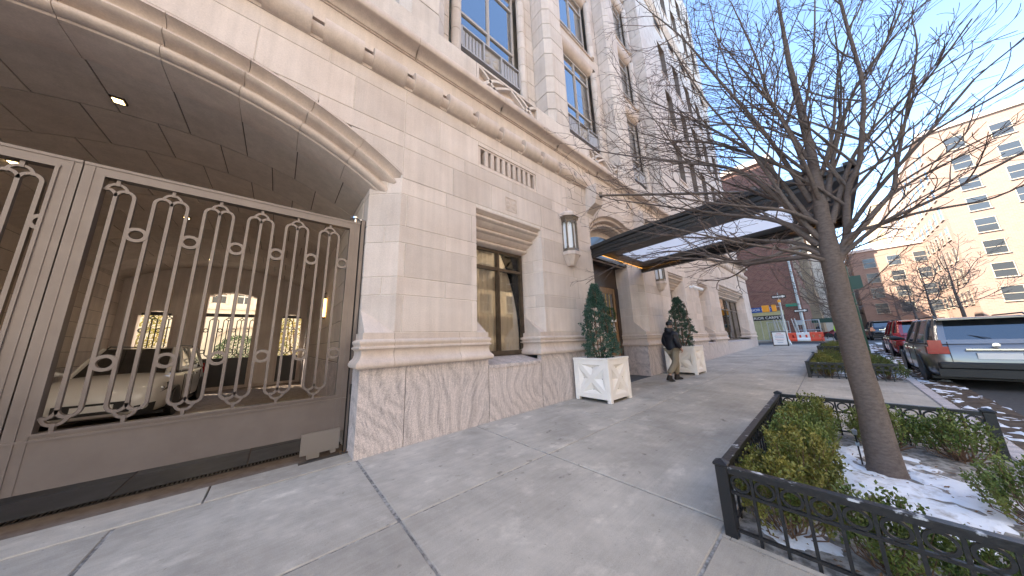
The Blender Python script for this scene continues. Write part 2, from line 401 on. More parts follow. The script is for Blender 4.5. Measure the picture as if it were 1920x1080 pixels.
edges = [-8.55, -5.2, -3.3, -1.4, .5] 
def outer(x0, x1):
    n = max(1, round((x1-x0)/1.9))
    for k in range(n): slab(x0+(x1-x0)*k/n, x0+(x1-x0)*(k+1)/n, -5.45, -3.64)
outer(-8.55, .75); outer(.75, 2.66); outer(6.2, 12.1); outer(16.6, 21.5); outer(26.0, 33.2)
# kerb
for k in range(16):
    x0 = -12+k*2.9; b = MB(); b.bbox(x0+.006, x0+2.894, -5.62, -5.462, -.16, .004, .012); b.v = [(x, y, z+g(x)) for x, y, z in b.v]
    o = b.build('kerb_stone', 'granite', sw)
# far sidewalk of the next block, and across the street
b = MB(); b.box(42, 300, -5.2, 30, -.2, .02, None); b.v = [(x, y, z+.556) for x, y, z in b.v]; struct(b.build('far_sidewalk', 'concrete'))
b = MB(); b.box(-40, 34, -18, -13, -.2, .0, slope=True); struct(b.build('opposite_sidewalk', 'concrete'))
# carriageway threshold: concrete apron, brown strip, slate setts
AP0, AP1 = -4.47, .93
for k, (x0, x1) in enumerate(((-4.4, -2.3), (-2.3, -.42), (-.42, .93))):
    b = MB(); b.bbox(x0+.008, x1-.008, .012, .46, -.06, .001, .005); b.v = [(x, y, z+g(x)) for x, y, z in b.v]; b.build('apron_slab', 'concrete', sw)
b = MB(); b.box(AP0, AP1, .46, .845, -.06, -.004, slope=True); struct(b.build('threshold_strip', 'brown_kerb'))
pf = bpy.data.objects.new('passage_floor', None); C.objects.link(pf); struct(pf)
b = MB(); b.box(-4.6, 1.0, .97, 12.2, -.08, -.012, slope=True); b.build('floor_bed', 'mortar_dark', pf)
for j in range(2):
    for i in range(5):
        x0 = AP0+i*1.08; b = MB(); b.bbox(x0+.008, x0+1.072, .985+j*.62, .985+j*.62+.605, -.05, .0, .005); b.v = [(x, y, z+g(x)) for x, y, z in b.v]; b.build('slate_slab', 'slate', pf)
setts = MB()
yy = 2.24; r_ = random.Random(3)
while yy < 12.0:
    x = AP0 + r_.uniform(0, .15)
    while x < .9:
        w = r_.uniform(.17, .26); h = r_.uniform(-.004, .004)
        setts.box(x, min(x+w-.012, .93), yy, yy+.118, -.03, h, slope=True); x += w
    yy += .13
o = setts.build('floor_sett', 'cobble', pf); o['kind'] = 'stuff'
# trench drain in front of the gate
td = thing('trench_drain', (-1.77, .9, 0), 'black slotted trench drain grate in the ground below the carriage gate', 'drain')
b = MB(); b.box(AP0, AP1, .847, .862, -.05, .001, slope=True); b.box(AP0, AP1, .953, .968, -.05, .001, slope=True); b.build('frame', 'iron', td)
b = MB(); b.box(AP0, AP1, .862, .953, -.06, -.05, slope=True); b.build('trough', 'room_dark', td)
sm = MB().box(-.006, .006, -.045, .045, -.02, 0).mesh('slat', 'iron')
for k in range(150):
    x = AP0+.03+k*.0355; inst(sm, 'slat', td, (x, .9075, g(x)-.001))

# ============================================================ THE BUILDING
BL = thing('apartment_building', (8, 0, 0), 'pale limestone apartment building with pink granite base, arched gateway and tall upper windows', 'building')
XC, AR = -1.77, 5.55; AZ = 5.45-AR          # gate arch: centre line, radius, centre height
def arcz(x, rad=AR, xc=XC, zc=AZ): return zc+math.sqrt(max(rad*rad-(x-xc)**2, 0))
def path_pts(path, s0, s1):
    out = []; acc = 0
    for i in range(len(path)-1):
        a, b = Vector(path[i]), Vector(path[i+1]); L = (b-a).length
        if acc+L >= s0-1e-6 and acc <= s1+1e-6:
            p = a+(b-a)*max(0, (s0-acc)/L); q = a+(b-a)*min(1, (s1-acc)/L)
            if not out: out.append(p)
            if (q-out[-1]).length > 1e-4: out.append(q)
        acc += L
    return out
def path_len(path): return sum((Vector(path[i+1])-Vector(path[i])).length for i in range(len(path)-1))
def offs(pts, d):
    # offset polyline to the left of its travel direction (into the wall when running +x)
    out = []
    for i, p in enumerate(pts):
        ns = []
        if i > 0: t = (pts[i]-pts[i-1]).normalized(); ns.append(Vector((-t.y, t.x)))
        if i < len(pts)-1: t = (pts[i+1]-pts[i]).normalized(); ns.append(Vector((-t.y, t.x)))
        if len(ns) == 2:
            n_ = (ns[0]+ns[1]); n_ = n_/(1+ns[0].dot(ns[1])) if ns[0].dot(ns[1]) > -.9 else ns[0]
        else: n_ = ns[0]
        out.append(p+n_*d)
    return out
JT = .005
def pblock(path, s0, s1, z0, z1, name='stone_block', m='limestone', thick=.09, parent=None, jt=JT):
    f = path_pts(path, s0+jt, s1-jt)
    if len(f) < 2: return
    d = rnd.uniform(-.0012, .0012); c = .006
    f = offs(f, d); fr = offs(f, c); bk = offs(f, thick); n = len(f); bb = MB()
    e0 = (f[1]-f[0]).normalized()*c; e1 = (f[-1]-f[-2]).normalized()*c
    fi = [p.copy() for p in f]; fi[0] = fi[0]+e0; fi[-1] = fi[-1]-e1
    za, zb = z0+jt, z1-jt; vs = []
    for P, A, B in ((fi, za+c, zb-c), (fr, za, zb), (bk, za, zb)):
        vs += [(p.x, p.y, A) for p in P] + [(p.x, p.y, B) for p in P]
    fs = []
    for i in range(n-1): fs.append((i, i+1, n+i+1, n+i))
    for k in (0, 2*n):
        for i in range(n-1):
            fs.append((k+i, k+2*n+i, k+2*n+i+1, k+i+1)); fs.append((k+n+i, k+n+i+1, k+3*n+i+1, k+3*n+i))
        fs.append((k, k+n, k+3*n, k+2*n)); fs.append((k+n-1, k+3*n-1, k+4*n-1+0, k+2*n-1)) if False else None
        fs.append((k+n-1, k+2*n+n-1, k+3*n+n-1, k+n+n-1))
    fs = [q for q in fs if q]
    bb.add(vs, fs); return bb.build(name, m, parent or BL)
def pbacking(path, z0, z1, m='mortar', d=.008, thick=.3, name='mortar_bed'):
    L = path_len(path); f = path_pts(path, 0, L); a = offs(f, d); k = offs(f, thick); n = len(a)
    bb = MB(); bb.add([(p.x, p.y, z) for z in (z0, z1) for p in a+k[::-1]], [])
    N = 2*n; bb.f = [tuple(range(N))[::-1], tuple(range(N, 2*N))]+[(i, (i+1) % N, (i+1) % N+N, i+N) for i in range(N)]
    return bb.build(name, m, BL)
def row(path, z0, z1, cuts, **k):
    L = path_len(path); cs = [0]+[c for c in cuts if 0.02 < c < L-.02]+[L]
    for a, b_ in zip(cs, cs[1:]): pblock(path, a, b_, z0, z1, **k)
ZR = [1.70, 2.30, 2.60, 3.19, 3.49, 4.08]     # ground-floor pier courses
def mould(path, prof, name, m='limestone_trim', cuts=(), smooth=.9):
    # prof [(projection, z)] closed against the wall; swept along a plan path, cut into stones
    L = path_len(path); cs = [0]+list(cuts)+[L]
    for a, b_ in zip(cs, cs[1:]):
        f = path_pts(path, a+.003, b_-.003)
        if len(f) < 2: continue
        of = [offs(f, -p) for p, z in prof]; n = len(prof); bb = MB(); vs = []; fs = []
        for i in range(len(f)):
            for j, (p, z) in enumerate(prof): vs.append((of[j][i].x, of[j][i].y, z))
        for i in range(len(f)-1):
            for j in range(n): fs.append((i*n+j, i*n+(j+1) % n, (i+1)*n+(j+1) % n, (i+1)*n+j))
        fs += [tuple(range(n))[::-1], tuple(range((len(f)-1)*n, len(f)*n))]
        bb.add(vs, fs); bb.build(name, m, BL, smooth=smooth)
def arcpts(cx, cz, r, a0, a1, n): return [(cx+r*math.cos(R(a0+(a1-a0)*i/n)), cz+r*math.sin(R(a0+(a1-a0)*i/n))) for i in range(n+1)]
# base moulding: torus at the foot, cavetto, two fillets, weathered top
BASE = [(-.06,1.178),(.055,1.178),(.085,1.19),(.10,1.22),(.098,1.255),(.075,1.285),(.045,1.32),(.03,1.37),(.028,1.42),(.045,1.45),(.068,1.462),(.068,1.485),(.045,1.495),(.045,1.515),(.062,1.535),(.066,1.56),(.055,1.585),(.02,1.60),(.02,1.695),(-.06,1.695)]
def broach(inner, arris, corner, z0, z1):
    bb = MB(); I, A, K = inner, arris, corner
    Ab = (A[0], A[1]+.001)
    bb.add([(I[0], I[1], z1), (A[0], A[1], z0), (K[0], K[1], z0), (I[0], I[1], z0)], [(0,1,2),(0,2,3),(1,3,2),(0,3,1)])
    return bb.build('chamfer_stop', 'limestone', BL)
def pier(xl_, xr_, left=None, right=None, zt=4.38, cutsA=None, ccorn=None, base_l=None, base_r=None, dl=.45, dr=.5):
    """left/right: (inner_x, inner_y) of the splay, None = square end; base_l / base_r plan x of the plinth corners"""
    path = []
    if left: path += [(left[0], left[1]+dl), left]
    path += [(xl_, 0), (xr_, 0)]
    if right: path += [right, (right[0], right[1]+dr)]
    pbacking(path, 1.6, zt)
    L = path_len(path); zs = [z for z in ZR if z < zt-.05]+[zt]
    fx = (dl+(Vector(left)-Vector((xl_, 0))).length) if left else 0     # path position of the left arris
    for i in range(len(zs)-1):
        tall = i % 2 == 0
        if left: cuts = [fx+.10, ] if tall else [fx-.25]
        else: cuts = []
        W = xr_-xl_
        if tall: cuts += [fx+.28+W*.5] if W > 1.7 else []
        else: cuts += [fx+W*.55]
        if right: cuts += [fx+W-.12] if tall else []
        row(path, zs[i], zs[i+1], sorted(cuts))
    bl = base_l if base_l is not None else xl_; br = base_r if base_r is not None else xr_
    bp = []
    if left: bp += [(bl, left[1]+dl)]
    bp += [(bl, 0), (br, 0)]
    if right: bp += [(br, right[1]+dr*.3)]
    Lb = path_len(bp); off = (left[1]+dl) if left else 0
    mould(bp, BASE, 'base_moulding', cuts=[off+.42, off+(br-bl)*.72])
    bb = MB(); bb.prism([(p[0], p[1]) for p in bp]+([(br, .6)] if not right else [])+([(bl, .6)] if not left else []), 1.55, 1.69); bb.build('base_core', 'limestone', BL)
    if left: broach(left, (xl_, 0), (bl, 0), 1.695, 2.08)
    if right: broach(right, (xr_, 0), (br, 0), 1.695, 2.08)
    # granite plinth slabs
    gp = []
    if left: gp += [(bl-.03, left[1]+dl)]
    gp += [(bl-.03, -.015), (br+.03, -.015)]
    if right: gp += [(br+.03, .1)]
    return gp
def granite_run(path, z0f, z1, cuts, name='granite_slab'):
    L = path_len(path); cs = [0]+list(cuts)+[L]
    for a, b_ in zip(cs, cs[1:]):
        f = path_pts(path, a+.005, b_-.005)
        if len(f) < 2: continue
        bk = offs(f, .12); n = len(f); bb = MB(); P = f+bk[::-1]; N = len(P)
        bb.add([(p.x, p.y, g(p.x)-.03) for p in P]+[(p.x, p.y, z1-.003) for p in P], [tuple(range(N))[::-1], tuple(range(N, 2*N))]+[(i, (i+1) % N, (i+1) % N+N, i+N) for i in range(N)])
        bb.build(name, 'granite', BL)
# --- piers
pier(-7.0, -4.91, right=(-4.49, .37), base_r=-4.49, dr=.4)
pier(1.37, 2.90, left=(.95, .37), right=(3.09, .5), base_l=.95, base_r=3.12, dl=.4, dr=.15)
pier(4.86, 7.13, left=(4.67, .5), right=(7.50, .4), base_l=4.64, base_r=7.50, dl=.15, dr=.5)
pier(10.55, 13.15, left=(10.18, .4), right=(13.36, .5), base_l=10.18, base_r=13.38, dl=.5, dr=.15)
pier(15.1, 17.27, left=(14.9, .5), right=(17.48, .5), base_l=14.87, base_r=17.5, dl=.15, dr=.15)
pier(19.2, 21.4, left=(19.0, .5), right=(21.65, .5), base_l=18.98, base_r=21.65, dl=.15, dr=.15)
pier(29.4, 31.7, left=(29.15, .5), base_l=29.13, dl=.15, zt=4.98)
# granite plinth
granite_run([(.92, .8), (.92, -.012), (3.148, -.012)], 0, 1.178, [.812+.65])
granite_run([(3.152, -.012), (4.612, -.012)], 0, 1.0, [])
granite_run([(4.618, -.012), (7.53, -.012), (7.53, .9)], 0, 1.178, [1.35])
granite_run([(10.15, .9), (10.15, -.012), (13.4, -.012)], 0, 1.178, [.912+1.3])
granite_run([(13.406, -.012), (14.83, -.012)], 0, 1.0, [])
granite_run([(14.836, -.012), (17.52, -.012)], 0, 1.178, [1.3])
granite_run([(17.526, -.012), (18.94, -.012)], 0, 1.0, [])
granite_run([(18.946, -.012), (21.68, -.012)], 0, 1.178, [1.3])
granite_run([(21.686, -.012), (29.1, -.012)], 0, .95, [2.4, 4.9])
granite_run([(29.106, -.012), (31.75, -.012), (31.75, 1.5)], 0, 1.178, [1.3])
granite_run([(-7.0, -.012), (-4.46, -.012), (-4.46, .8)], 0, 1.178, [1.2])
def head_mould(x0, x1, xi0, xi1, z0, z1, depth=.5):
    """three stepped rolls above an opening, running back into the reveal"""
    prof = []   # (y, z) from front top to back bottom
    n = 3; dz = (z1-z0)/n; dy = depth/n
    pts = [(-.002, z1)]
    for k in range(n):
        zt = z1-k*dz; y = k*dy
        pts += [(y, zt-.03), (y+dy*.35, zt-.06), (y+dy*.55, zt-dz*.42)]
        for a in range(6):
            t = math.pi*(a/5); pts.append((y+dy*.72-math.sin(t)*dy*.34, zt-dz*.47-(1-math.cos(t))*dz*.22))
        pts += [(y+dy*.86, zt-dz*.95)]
    pts += [(depth, z0), (depth+.12, z0), (depth+.12, z1)]
    bb = MB(); vs = []; fs = []
    N = len(pts)
    for side in (0, 1):
        for y, z in pts:
            t = min(max(y/.5, 0), 1); x = (x0+(xi0-x0)*t+.002) if side == 0 else (x1+(xi1-x1)*t-.002); vs.append((x, y, z))
    fs = [tuple(range(N))[::-1], tuple(range(N, 2*N))]+[(i, (i+1) % N, (i+1) % N+N, i+N) for i in range(N)]
    bb.add(vs, fs); return bb.build('window_head', 'limestone_trim', BL, smooth=.7)
def sill(x0, x1, y1, zf=1.0, zb=1.19):
    bb = MB(); bb.prism([(-.03, zf-.0), (-.03, zf+.06), (.05, zf+.075), (y1, zb), (y1, zf)], x0, x1, 'x'); return bb.build('window_sill', 'granite', BL)
def window(x0, x1, z0, z1, y, mulls, trans, fw_=.075, gm='glass', curtain='curtain', fm='bronze', depth=.9, name='window', bw=.035):
    w = MB()
    w.box(x0, x0+fw_, y-.04, y+.05, z0, z1); w.box(x1-fw_, x1, y-.04, y+.05, z0, z1)
    w.box(x0+fw_, x1-fw_, y-.04, y+.05, z1-fw_, z1); w.box(x0+fw_, x1-fw_, y-.04, y+.05, z0, z0+fw_*1.4)
    for mx in mulls:
        w.box(mx-bw, mx+bw, y-.05, y+.055, z0+fw_*1.4, z1-fw_); w.box(mx-bw*.35, mx+bw*.35, y-.065, y-.05, z0+fw_*1.4, z1-fw_)
    trans = sorted(trans); xs = [x0+fw_]+[v for mx in mulls for v in (mx-bw, mx+bw)]+[x1-fw_]
    for tz in trans:
        for a in range(0, len(xs), 2): w.box(xs[a], xs[a+1], y-.045, y+.05, tz-bw, tz+bw)
    root = w.build(name, fm, BL)
    p = MB(); zs = [z0+fw_*1.4]+[v for t in trans for v in (t-bw, t+bw)]+[z1-fw_]
    for a in range(0, len(xs), 2):
        for c_ in range(0, len(zs), 2):
            p = MB(); p.box(xs[a]-.005, xs[a+1]+.005, y-.004, y+.004, zs[c_]-.005, zs[c_+1]+.005); p.build('pane', gm, root)
            q = MB(); d_ = .018
            q.stroke([(xs[a], zs[c_]), (xs[a], zs[c_+1])], d_, y-.012, y+.012); q.stroke([(xs[a+1], zs[c_]), (xs[a+1], zs[c_+1])], d_, y-.012, y+.012); q.build('sash', fm, root)
    if curtain:
        cb = MB(); n = int((x1-x0)*46); pts = []
        for i in range(n+1):
            x = x0+.03+(x1-x0-.06)*i/n; pts.append((x, y+.13+.035*math.sin(i*.93+.6*math.sin(i*.31))))
        vs = [(x, yy_, z) for z in (z0+.02, z1-.03) for x, yy_ in pts]
        cb.add(vs, [(i, i+1, n+2+i, n+1+i) for i in range(n)]); cb.build('curtain', curtain, root, smooth=1.5)
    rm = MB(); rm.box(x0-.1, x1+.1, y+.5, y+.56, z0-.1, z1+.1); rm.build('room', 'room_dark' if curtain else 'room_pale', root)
    return root
WIN = [(2.90, 4.86), (13.15, 15.1), (17.27, 19.2)]
for k, (a, b_) in enumerate(WIN):
    xi0, xi1 = a+.19, b_-.19
    head_mould(a, b_, xi0, xi1, 3.70, 4.32)
    sill(a+.25, b_-.25, .62)
    window(xi0+.0, xi1-.0, 1.19, 3.71, .60, [(a+b_)/2], [3.22])
head_mould(21.4, 29.4, 21.65, 29.15, 4.1, 4.8)
sill(21.69, 29.1, .62, .95, 1.05)
window(21.65, 29.15, 1.05, 4.12, .60, [23.5, 25.4, 27.3], [3.3], gm='glass', curtain='curtain_white')
# rows above openings: flat wall z 4.38 .. 6.22 with arch and vents cut out
PZ = 4.32; PXC = 8.84; PR = 2.55; PZC = 5.75-PR     # portal arch
def parz(x): return PZC+math.sqrt(max(PR*PR-(x-PXC)**2, 0))
def lower(x):
    if XC-3.14 < x < 1.37: return arcz(x)
    if 7.13 < x < 10.55: return parz(x)
    return -1
VENT = (2.97, 4.79, 5.36, 5.83)
def spandrel(x0, x1, z0, z1):
    xs = [x0+JT+(x1-x0-2*JT)*i/14 for i in range(15)]
    bot = [(x, max(z0+JT, lower(x)+.004)) for x in xs]; bot = [p for p in bot if p[1] < z1-JT-.004]
    if len(bot) < 2: return
    poly = bot+[(bot[-1][0], z1-JT), (bot[0][0], z1-JT)]
    bb = MB(); d = rnd.uniform(-.0012, .0012); c = .006
    cx = sum(p[0] for p in poly)/len(poly); cz = sum(p[1] for p in poly)/len(poly)
    n = len(poly)
    inner = [(p[0]+(c if p[0] < cx else -c), p[1]+(c if p[1] < cz else -c)) for p in poly]
    vs = [(p[0], d, p[1]) for p in inner]+[(p[0], d+c, p[1]) for p in poly]+[(p[0], .09, p[1]) for p in poly]
    fs = [tuple(range(n))]
    for k in (0, n): fs += [(k+i, k+n+i, k+n+(i+1) % n, k+(i+1) % n) for i in range(n)]
    bb.add(vs, fs); bb.build('stone_block', 'limestone', BL)
UR = [(4.38, 4.98), (4.98, 5.29), (5.29, 5.93), (5.93, 6.22)]
UC = [[-6.2, -4.9, -3.3, -1.77, -.65, .55, 1.37, 2.35, 3.3, 4.9, 5.9, 7.13],
      [-6.9, -5.4, -3.9, -2.6, -1.2, .1, 1.37, 2.62, 3.95, 5.35, 6.5, 7.13],
      [-6.2, -4.9, -3.3, -1.9, -.63, .55, 1.37, 2.05, 2.97, 4.79, 6.05, 7.13],
      [-6.9, -5.4, -3.9, -2.6, -1.2, .18, 1.37, 2.75, 3.95, 5.35, 6.5, 7.13]]
for (z0, z1), cs in zip(UR, UC):
    for a, b_ in zip(cs, cs[1:]):
        if z0 == 5.29 and abs(a-2.97) < .01:
            spandrel(a, b_, 5.83, z1); spandrel(a, b_, z0, 5.36); continue
        spandrel(a, b_, z0, z1)
    x = 7.13; k = 0
    while x < 31.69:
        w = (1.28, 1.05, 1.42, 1.16)[(k+int(z0*10)) % 4]; x2 = min(x+w, 31.7)
        if 31.7-x2 < .4: x2 = 31.7
        if z0 < 4.5 and 21.3 < (x+x2)/2 < 29.5 and x2 > 21.4: 
            spandrel(x, x2, 4.80, z1)
        else: spandrel(x, x2, z0, z1)
        x = x2; k += 1
b = MB()
b.box(1.36, 2.96, .008, .4, 4.32, 6.22); b.box(2.96, 4.80, .008, .4, 4.32, 5.35); b.box(2.96, 4.80, .008, .4, 5.84, 6.22); b.box(4.80, 7.14, .008, .4, 4.32, 6.22); b.box(10.54, 31.68, .008, .4, 4.82, 6.22)
for (x0, x1) in ((-7, 1.36), (7.14, 10.54)):
    n = 24
    for i in range(n):
        a = x0+(x1-x0)*i/n; c_ = x0+(x1-x0)*(i+1)/n; zl = max(lower(a), lower(c_), 4.32)+.01
        b.box(a, c_, .009, .4, zl, 6.22)
b.build('mortar_bed', 'mortar', BL)
# vent grille: stone fins in a sunk panel
vg = MB(); vg.box(VENT[0], VENT[1], .2, .24, VENT[2], VENT[3]); vgo = vg.build('vent_grille', 'room_dark', BL)
fr = MB(); x0, x1, z0, z1 = VENT
for a in ((x0, x0+.07, z0, z1), (x1-.07, x1, z0, z1), (x0+.07, x1-.07, z0, z0+.035), (x0+.07, x1-.07, z1-.04, z1)): fr.box(a[0], a[1], .02, .2, a[2], a[3])
fr.build('frame', 'limestone_trim', vgo)
for k in range(9):
    x = x0+.07+(x1-x0-.14)*(k+1)/10
    f_ = MB(); f_.bbox(x-.048, x+.048, .012, .19, z0+.036, z1-.041, .012); f_.build('fin', 'limestone_trim', vgo)
def rosette(x, z, s=.17, y=0, name='rosette', m='limestone_trim', parent=None, petal_y=.03):
    rb = MB(); rb.box(x-s, x+s, y-.001, y+.004, z-s, z+s)
    root = rb.build(name, m, parent or BL)
    for k in range(4):
        a = math.pi/4+k*math.pi/2+.28*(1 if k % 2 else -1); p = MB(); n = 10; vs = []; c_, d_ = math.cos(a), math.sin(a)
        for i in range(n):
            t = 2*math.pi*i/n; u = .56*s+.50*s*math.cos(t); v = .36*s*math.sin(t)*(1+.2*math.cos(t)); vs.append((x+u*c_-v*d_, y-.004, z+u*d_+v*c_))
        vs.append((x+.6*s*c_, y-petal_y, z+.6*s*d_)); p.add(vs, [(i, (i+1) % n, n) for i in range(n)]); p.build('petal', m, root, smooth=1.2)
    f4 = MB(); t = .014
    for q in ((x-s, x+s, z+s-t, z+s), (x-s, x+s, z-s, z-s+t), (x-s, x-s+t, z-s+t, z+s-t), (x+s-t, x+s, z-s+t, z+s-t)): f4.box(q[0], q[1], y-.01, y, q[2], q[3])
    f4.build('border', m, root); return root
rosette(3.88, 4.66); rosette(18.3, 4.68)
for xx, ww in ((22.1, .35), (25.4, 2.2), (28.7, .35)):      # sunk panels over the shop window
    p = MB(); p.box(xx-ww, xx+ww, -.012, .004, 5.25, 5.85); p.build('sunk_panel', 'limestone_trim', BL)
# --- gate arch moulding, cut into voussoirs
def arch_mould(xc, zc, rad, x_r, prof, name, nst, m='limestone_trim', sub=10):
    half = math.asin((x_r-xc)/rad); A0, A1 = -half, half
    for k in range(nst):
        a0 = A0+(A1-A0)*k/nst+.0006; a1 = A0+(A1-A0)*(k+1)/nst-.0006; path = []
        for i in range(sub+1):
            a = a0+(a1-a0)*i/sub; rdir = Vector((math.sin(a), 0, math.cos(a)))
            path.append((Vector((xc, 0, zc))+rdir*rad, rdir, Vector((0,1,0))))
        bb = MB(); bb.sweep(prof, path); bb.build(name, m, BL, smooth=.8)
AP = [(.02,.30),(0,.0),(-.03,-.004),(-.035,.035),(-.055,.095),(-.085,.13),(-.125,.14),(-.153,.13)]
for a in range(7): t = math.pi*a/6; AP.append((-.20+.045*math.cos(t)*1, .12-.075*math.sin(t)+.03*a/6))
AP += [(-.25,.20),(-.275,.245),(-.30,.25),(-.315,.24)]
for a in range(7): t = math.pi*a/6; AP.append((-.375+.06*math.cos(t), .235-.085*math.sin(t)+.02*a/6))
AP += [(-.432,.27),(-.455,.28),(-.465,.34),(-.465,.80),(.02,.80)]
arch_mould(XC, AZ, AR, 1.40, AP, 'arch_stone', 9)
# portal arch above the canopy: rolls and a dark tympanum
PP = [(p[0]*.8, p[1]) for p in AP]
arch_mould(PXC, PZC, PR, 10.53, PP, 'portal_arch_stone', 9)
b = MB(); pts = [(x, parz(x)-.30) for x in [7.3+3.08*i/16 for i in range(17)]]
b.prism([(7.3, 4.2)]+pts+[(10.38, 4.2)], .55, .62, 'y'); b.build('tympanum', 'limestone_trim', BL)
b = MB(); b.prism([(7.6, 4.25)]+[(7.6+2.48*i/12, parz(7.6+2.48*i/12)-.62) for i in range(13)]+[(10.08, 4.25)], .5, .55, 'y'); b.build('fanlight', 'window_far', BL)
# small pediment stones over the portal
for xx in (7.22, 10.45):
    b = MB(); b.prism([(-.42, 5.86), (-.34, 5.62), (-.12, 5.52), (.02, 5.40), (.02, 6.25), (-.42, 6.25)], xx-.19, xx+.19, 'x'); b.build('corbel', 'limestone_trim', BL, smooth=.6)
    b = MB(); b.prism([(-.10, 6.25), (-.10, 6.7), (.02, 7.0), (.02, 6.25)], xx-.22, xx+.22, 'x'); b.build('corbel_cap', 'limestone_trim', BL)
# --- cornice roll: half-round lengths with keyed gaps
b = MB(); b.box(-8, 31.68, -.002, .16, 6.225, 6.43); b.box(-8, 31.68, -.002, .16, 6.60, 6.98); b.box(-8, 31.68, .16, .4, 6.225, 7.0)
k_ = -13
while .69+.71*k_ < 31.2:
    c0 = .69+.71*k_; b.box(max(c0+.078, -8), min(c0+.71-.078, 31.68), -.002, .16, 6.4305, 6.5995); k_ += 1
b.build('frieze_stone', 'limestone', BL)
rl = []; RZ, RR_ = 6.43, .20
def roll(x0, x1, rad, name, m='limestone_trim'):
    bb = MB(); prof = [(rad*.85*math.sin(math.pi*i/12), rad*math.cos(math.pi*i/12)) for i in range(13)]
    bb.prism([(-p[0], RZ+p[1]) for p in prof], x0, x1, 'x'); return bb.build(name, m, BL, smooth=.8)
def roll_key(x0, x1):
    bb = MB(); bb.prism([(-.11*math.sin(math.pi*i/8), RZ-.05+.10*math.cos(math.pi*i/8)) for i in range(9)], x0, x1, 'x'); bb.build('roll_key', 'limestone_trim', BL, smooth=.8)
k = -10
while True:
    c0 = .69+.71*k; x0, x1 = c0+.078, c0+.71-.078; k += 1
    if x0 > 31.3: break
    if 6.95 < (x0+x1)/2 < 10.75: continue
    roll(x0, x1, RR_, 'cornice_roll'); roll_key(x0-.156, x0)
# --- ledge
LP = [(.03,6.975),(-.05,6.975),(-.05,7.005),(.045,7.012),(.055,7.04),(.06,7.075),(.085,7.105),(.14,7.125),(.20,7.13),(.25,7.125),(.265,7.14),(.265,7.28),(.24,7.31),(.06,7.337),(-.1,7.337)]
mould([(-8, 0), (32.0, 0)], LP, 'ledge_stone', cuts=[x+8 for x in (-6.3, -4.2, -2.1, .0, 1.5, 3.6, 5.7, 7.8, 9.9, 12, 14.1, 16.2, 18.3, 20.4, 22.5, 24.6, 26.7, 28.8, 30.9)])
# returns at the corner of the building
pbacking([(31.69, 0), (31.69, 12)], 1.6, 6.9, 'limestone', d=.0, thick=1)
mould([(32.0, 0), (32.0, 10)], LP, 'ledge_stone')
# --- parapet with tracery panels
def parapet(xa, xb):
    bb = MB(); bb.bbox(xa, xb, -.06, .16, 7.336, 8.0, .012); bb.build('parapet_stone', 'limestone_up', BL)
def tracery(cx, w=1.04, z0=7.40, z1=7.94):
    bk = MB(); bk.box(cx-w, cx+w, .06, .14, 7.336, 8.0); root = bk.build('tracery_panel', 'limestone_trim', BL)
    f_ = MB(); y0, y1 = -.055, .06
    f_.box(cx-w, cx-w+.07, y0, y1, 7.336, 8.0); f_.box(cx+w-.07, cx+w, y0, y1, 7.336, 8.0); f_.box(cx-w+.07, cx+w-.07, y0, y1, z1, 8.0); f_.box(cx-w+.07, cx+w-.07, y0, y1, 7.336, z0)
    f_.build('border', 'limestone_up', root)
    h = z1-z0; W = w-.07
    def rib(pts, wd=.07):
        q = MB(); q.stroke(pts, wd, y0+.006, y1); q.build('rib', 'limestone_up', root)
    for s_ in (-1, 1):
        rib([(cx+s_*(W-W*.62*t), z1-h*(t**1.6)) for t in [i/10 for i in range(11)]])
        rib([(cx+s_*(W-.02-W*.75*t), z0+h*(1-(1-t)**1.8)) for t in [i/10 for i in range(11)]])
        rib([(cx+s_*(W*.72*(1-t)), z0+h*t**.7) for t in [i/10 for i in range(11)]], .06)
        rib([(cx+s_*W*.55+.16*math.cos(R(a)), z0+.16*math.sin(R(a))) for a in range(0, 181, 20)], .055)
    rib([(cx+.2*math.cos(R(a)), z0+.2*math.sin(R(a))) for a in range(0, 181, 18)], .06)
BAYS = [-.6, 3.95, 8.45, 12.95]
parapet(-8, BAYS[0]-1.04)
for i, c_ in enumerate(BAYS):
    tracery(c_); parapet(c_+1.045, (BAYS[i+1]-1.045) if i < 3 else 14.35)
# --- upper storeys: pilasters, windows, colonnettes
ZTOP = 27.0
WY = .66
def pilaster(cx, z1=ZTOP, hw=.49, proj=.0):
    path = [(cx-hw, WY), (cx-hw, proj+.16), (cx-hw+.2, proj), (cx+hw-.2, proj), (cx+hw, proj+.16), (cx+hw, WY)]
    pbacking(path, 7.34, z1, 'mortar_dark', d=.014, thick=.2)
    z = 7.34; hs = [.62, .62, .62, .62, .9]; k = 0; stuff = None
    while z < z1-.1:
        h = hs[k % 5]; k += 1; pblock(path, 0, path_len(path), z, min(z+h, z1), 'pilaster_stone', 'limestone_up', thick=.12, jt=.011); z += h
for c_ in (1.68, 6.18, 10.70): pilaster(c_)
def wall_run(x0, x1, z0, z1, y, name='wall_stone', hs=(.62,), m='limestone_up'):
    path = [(x0, y), (x1, y)]; pbacking(path, z0, z1, 'mortar_dark', d=.014, thick=.3); z = z0; k = 0
    while z < z1-.05:
        h = min(hs[k % len(hs)], z1-z); k += 1; pblock(path, 0, x1-x0, z, z+h, name, m, thick=.1, jt=.009); z += h
STO = [(9.0, 13.15), (14.1, 17.2), (18.0, 21.15), (21.95, 25.1)]
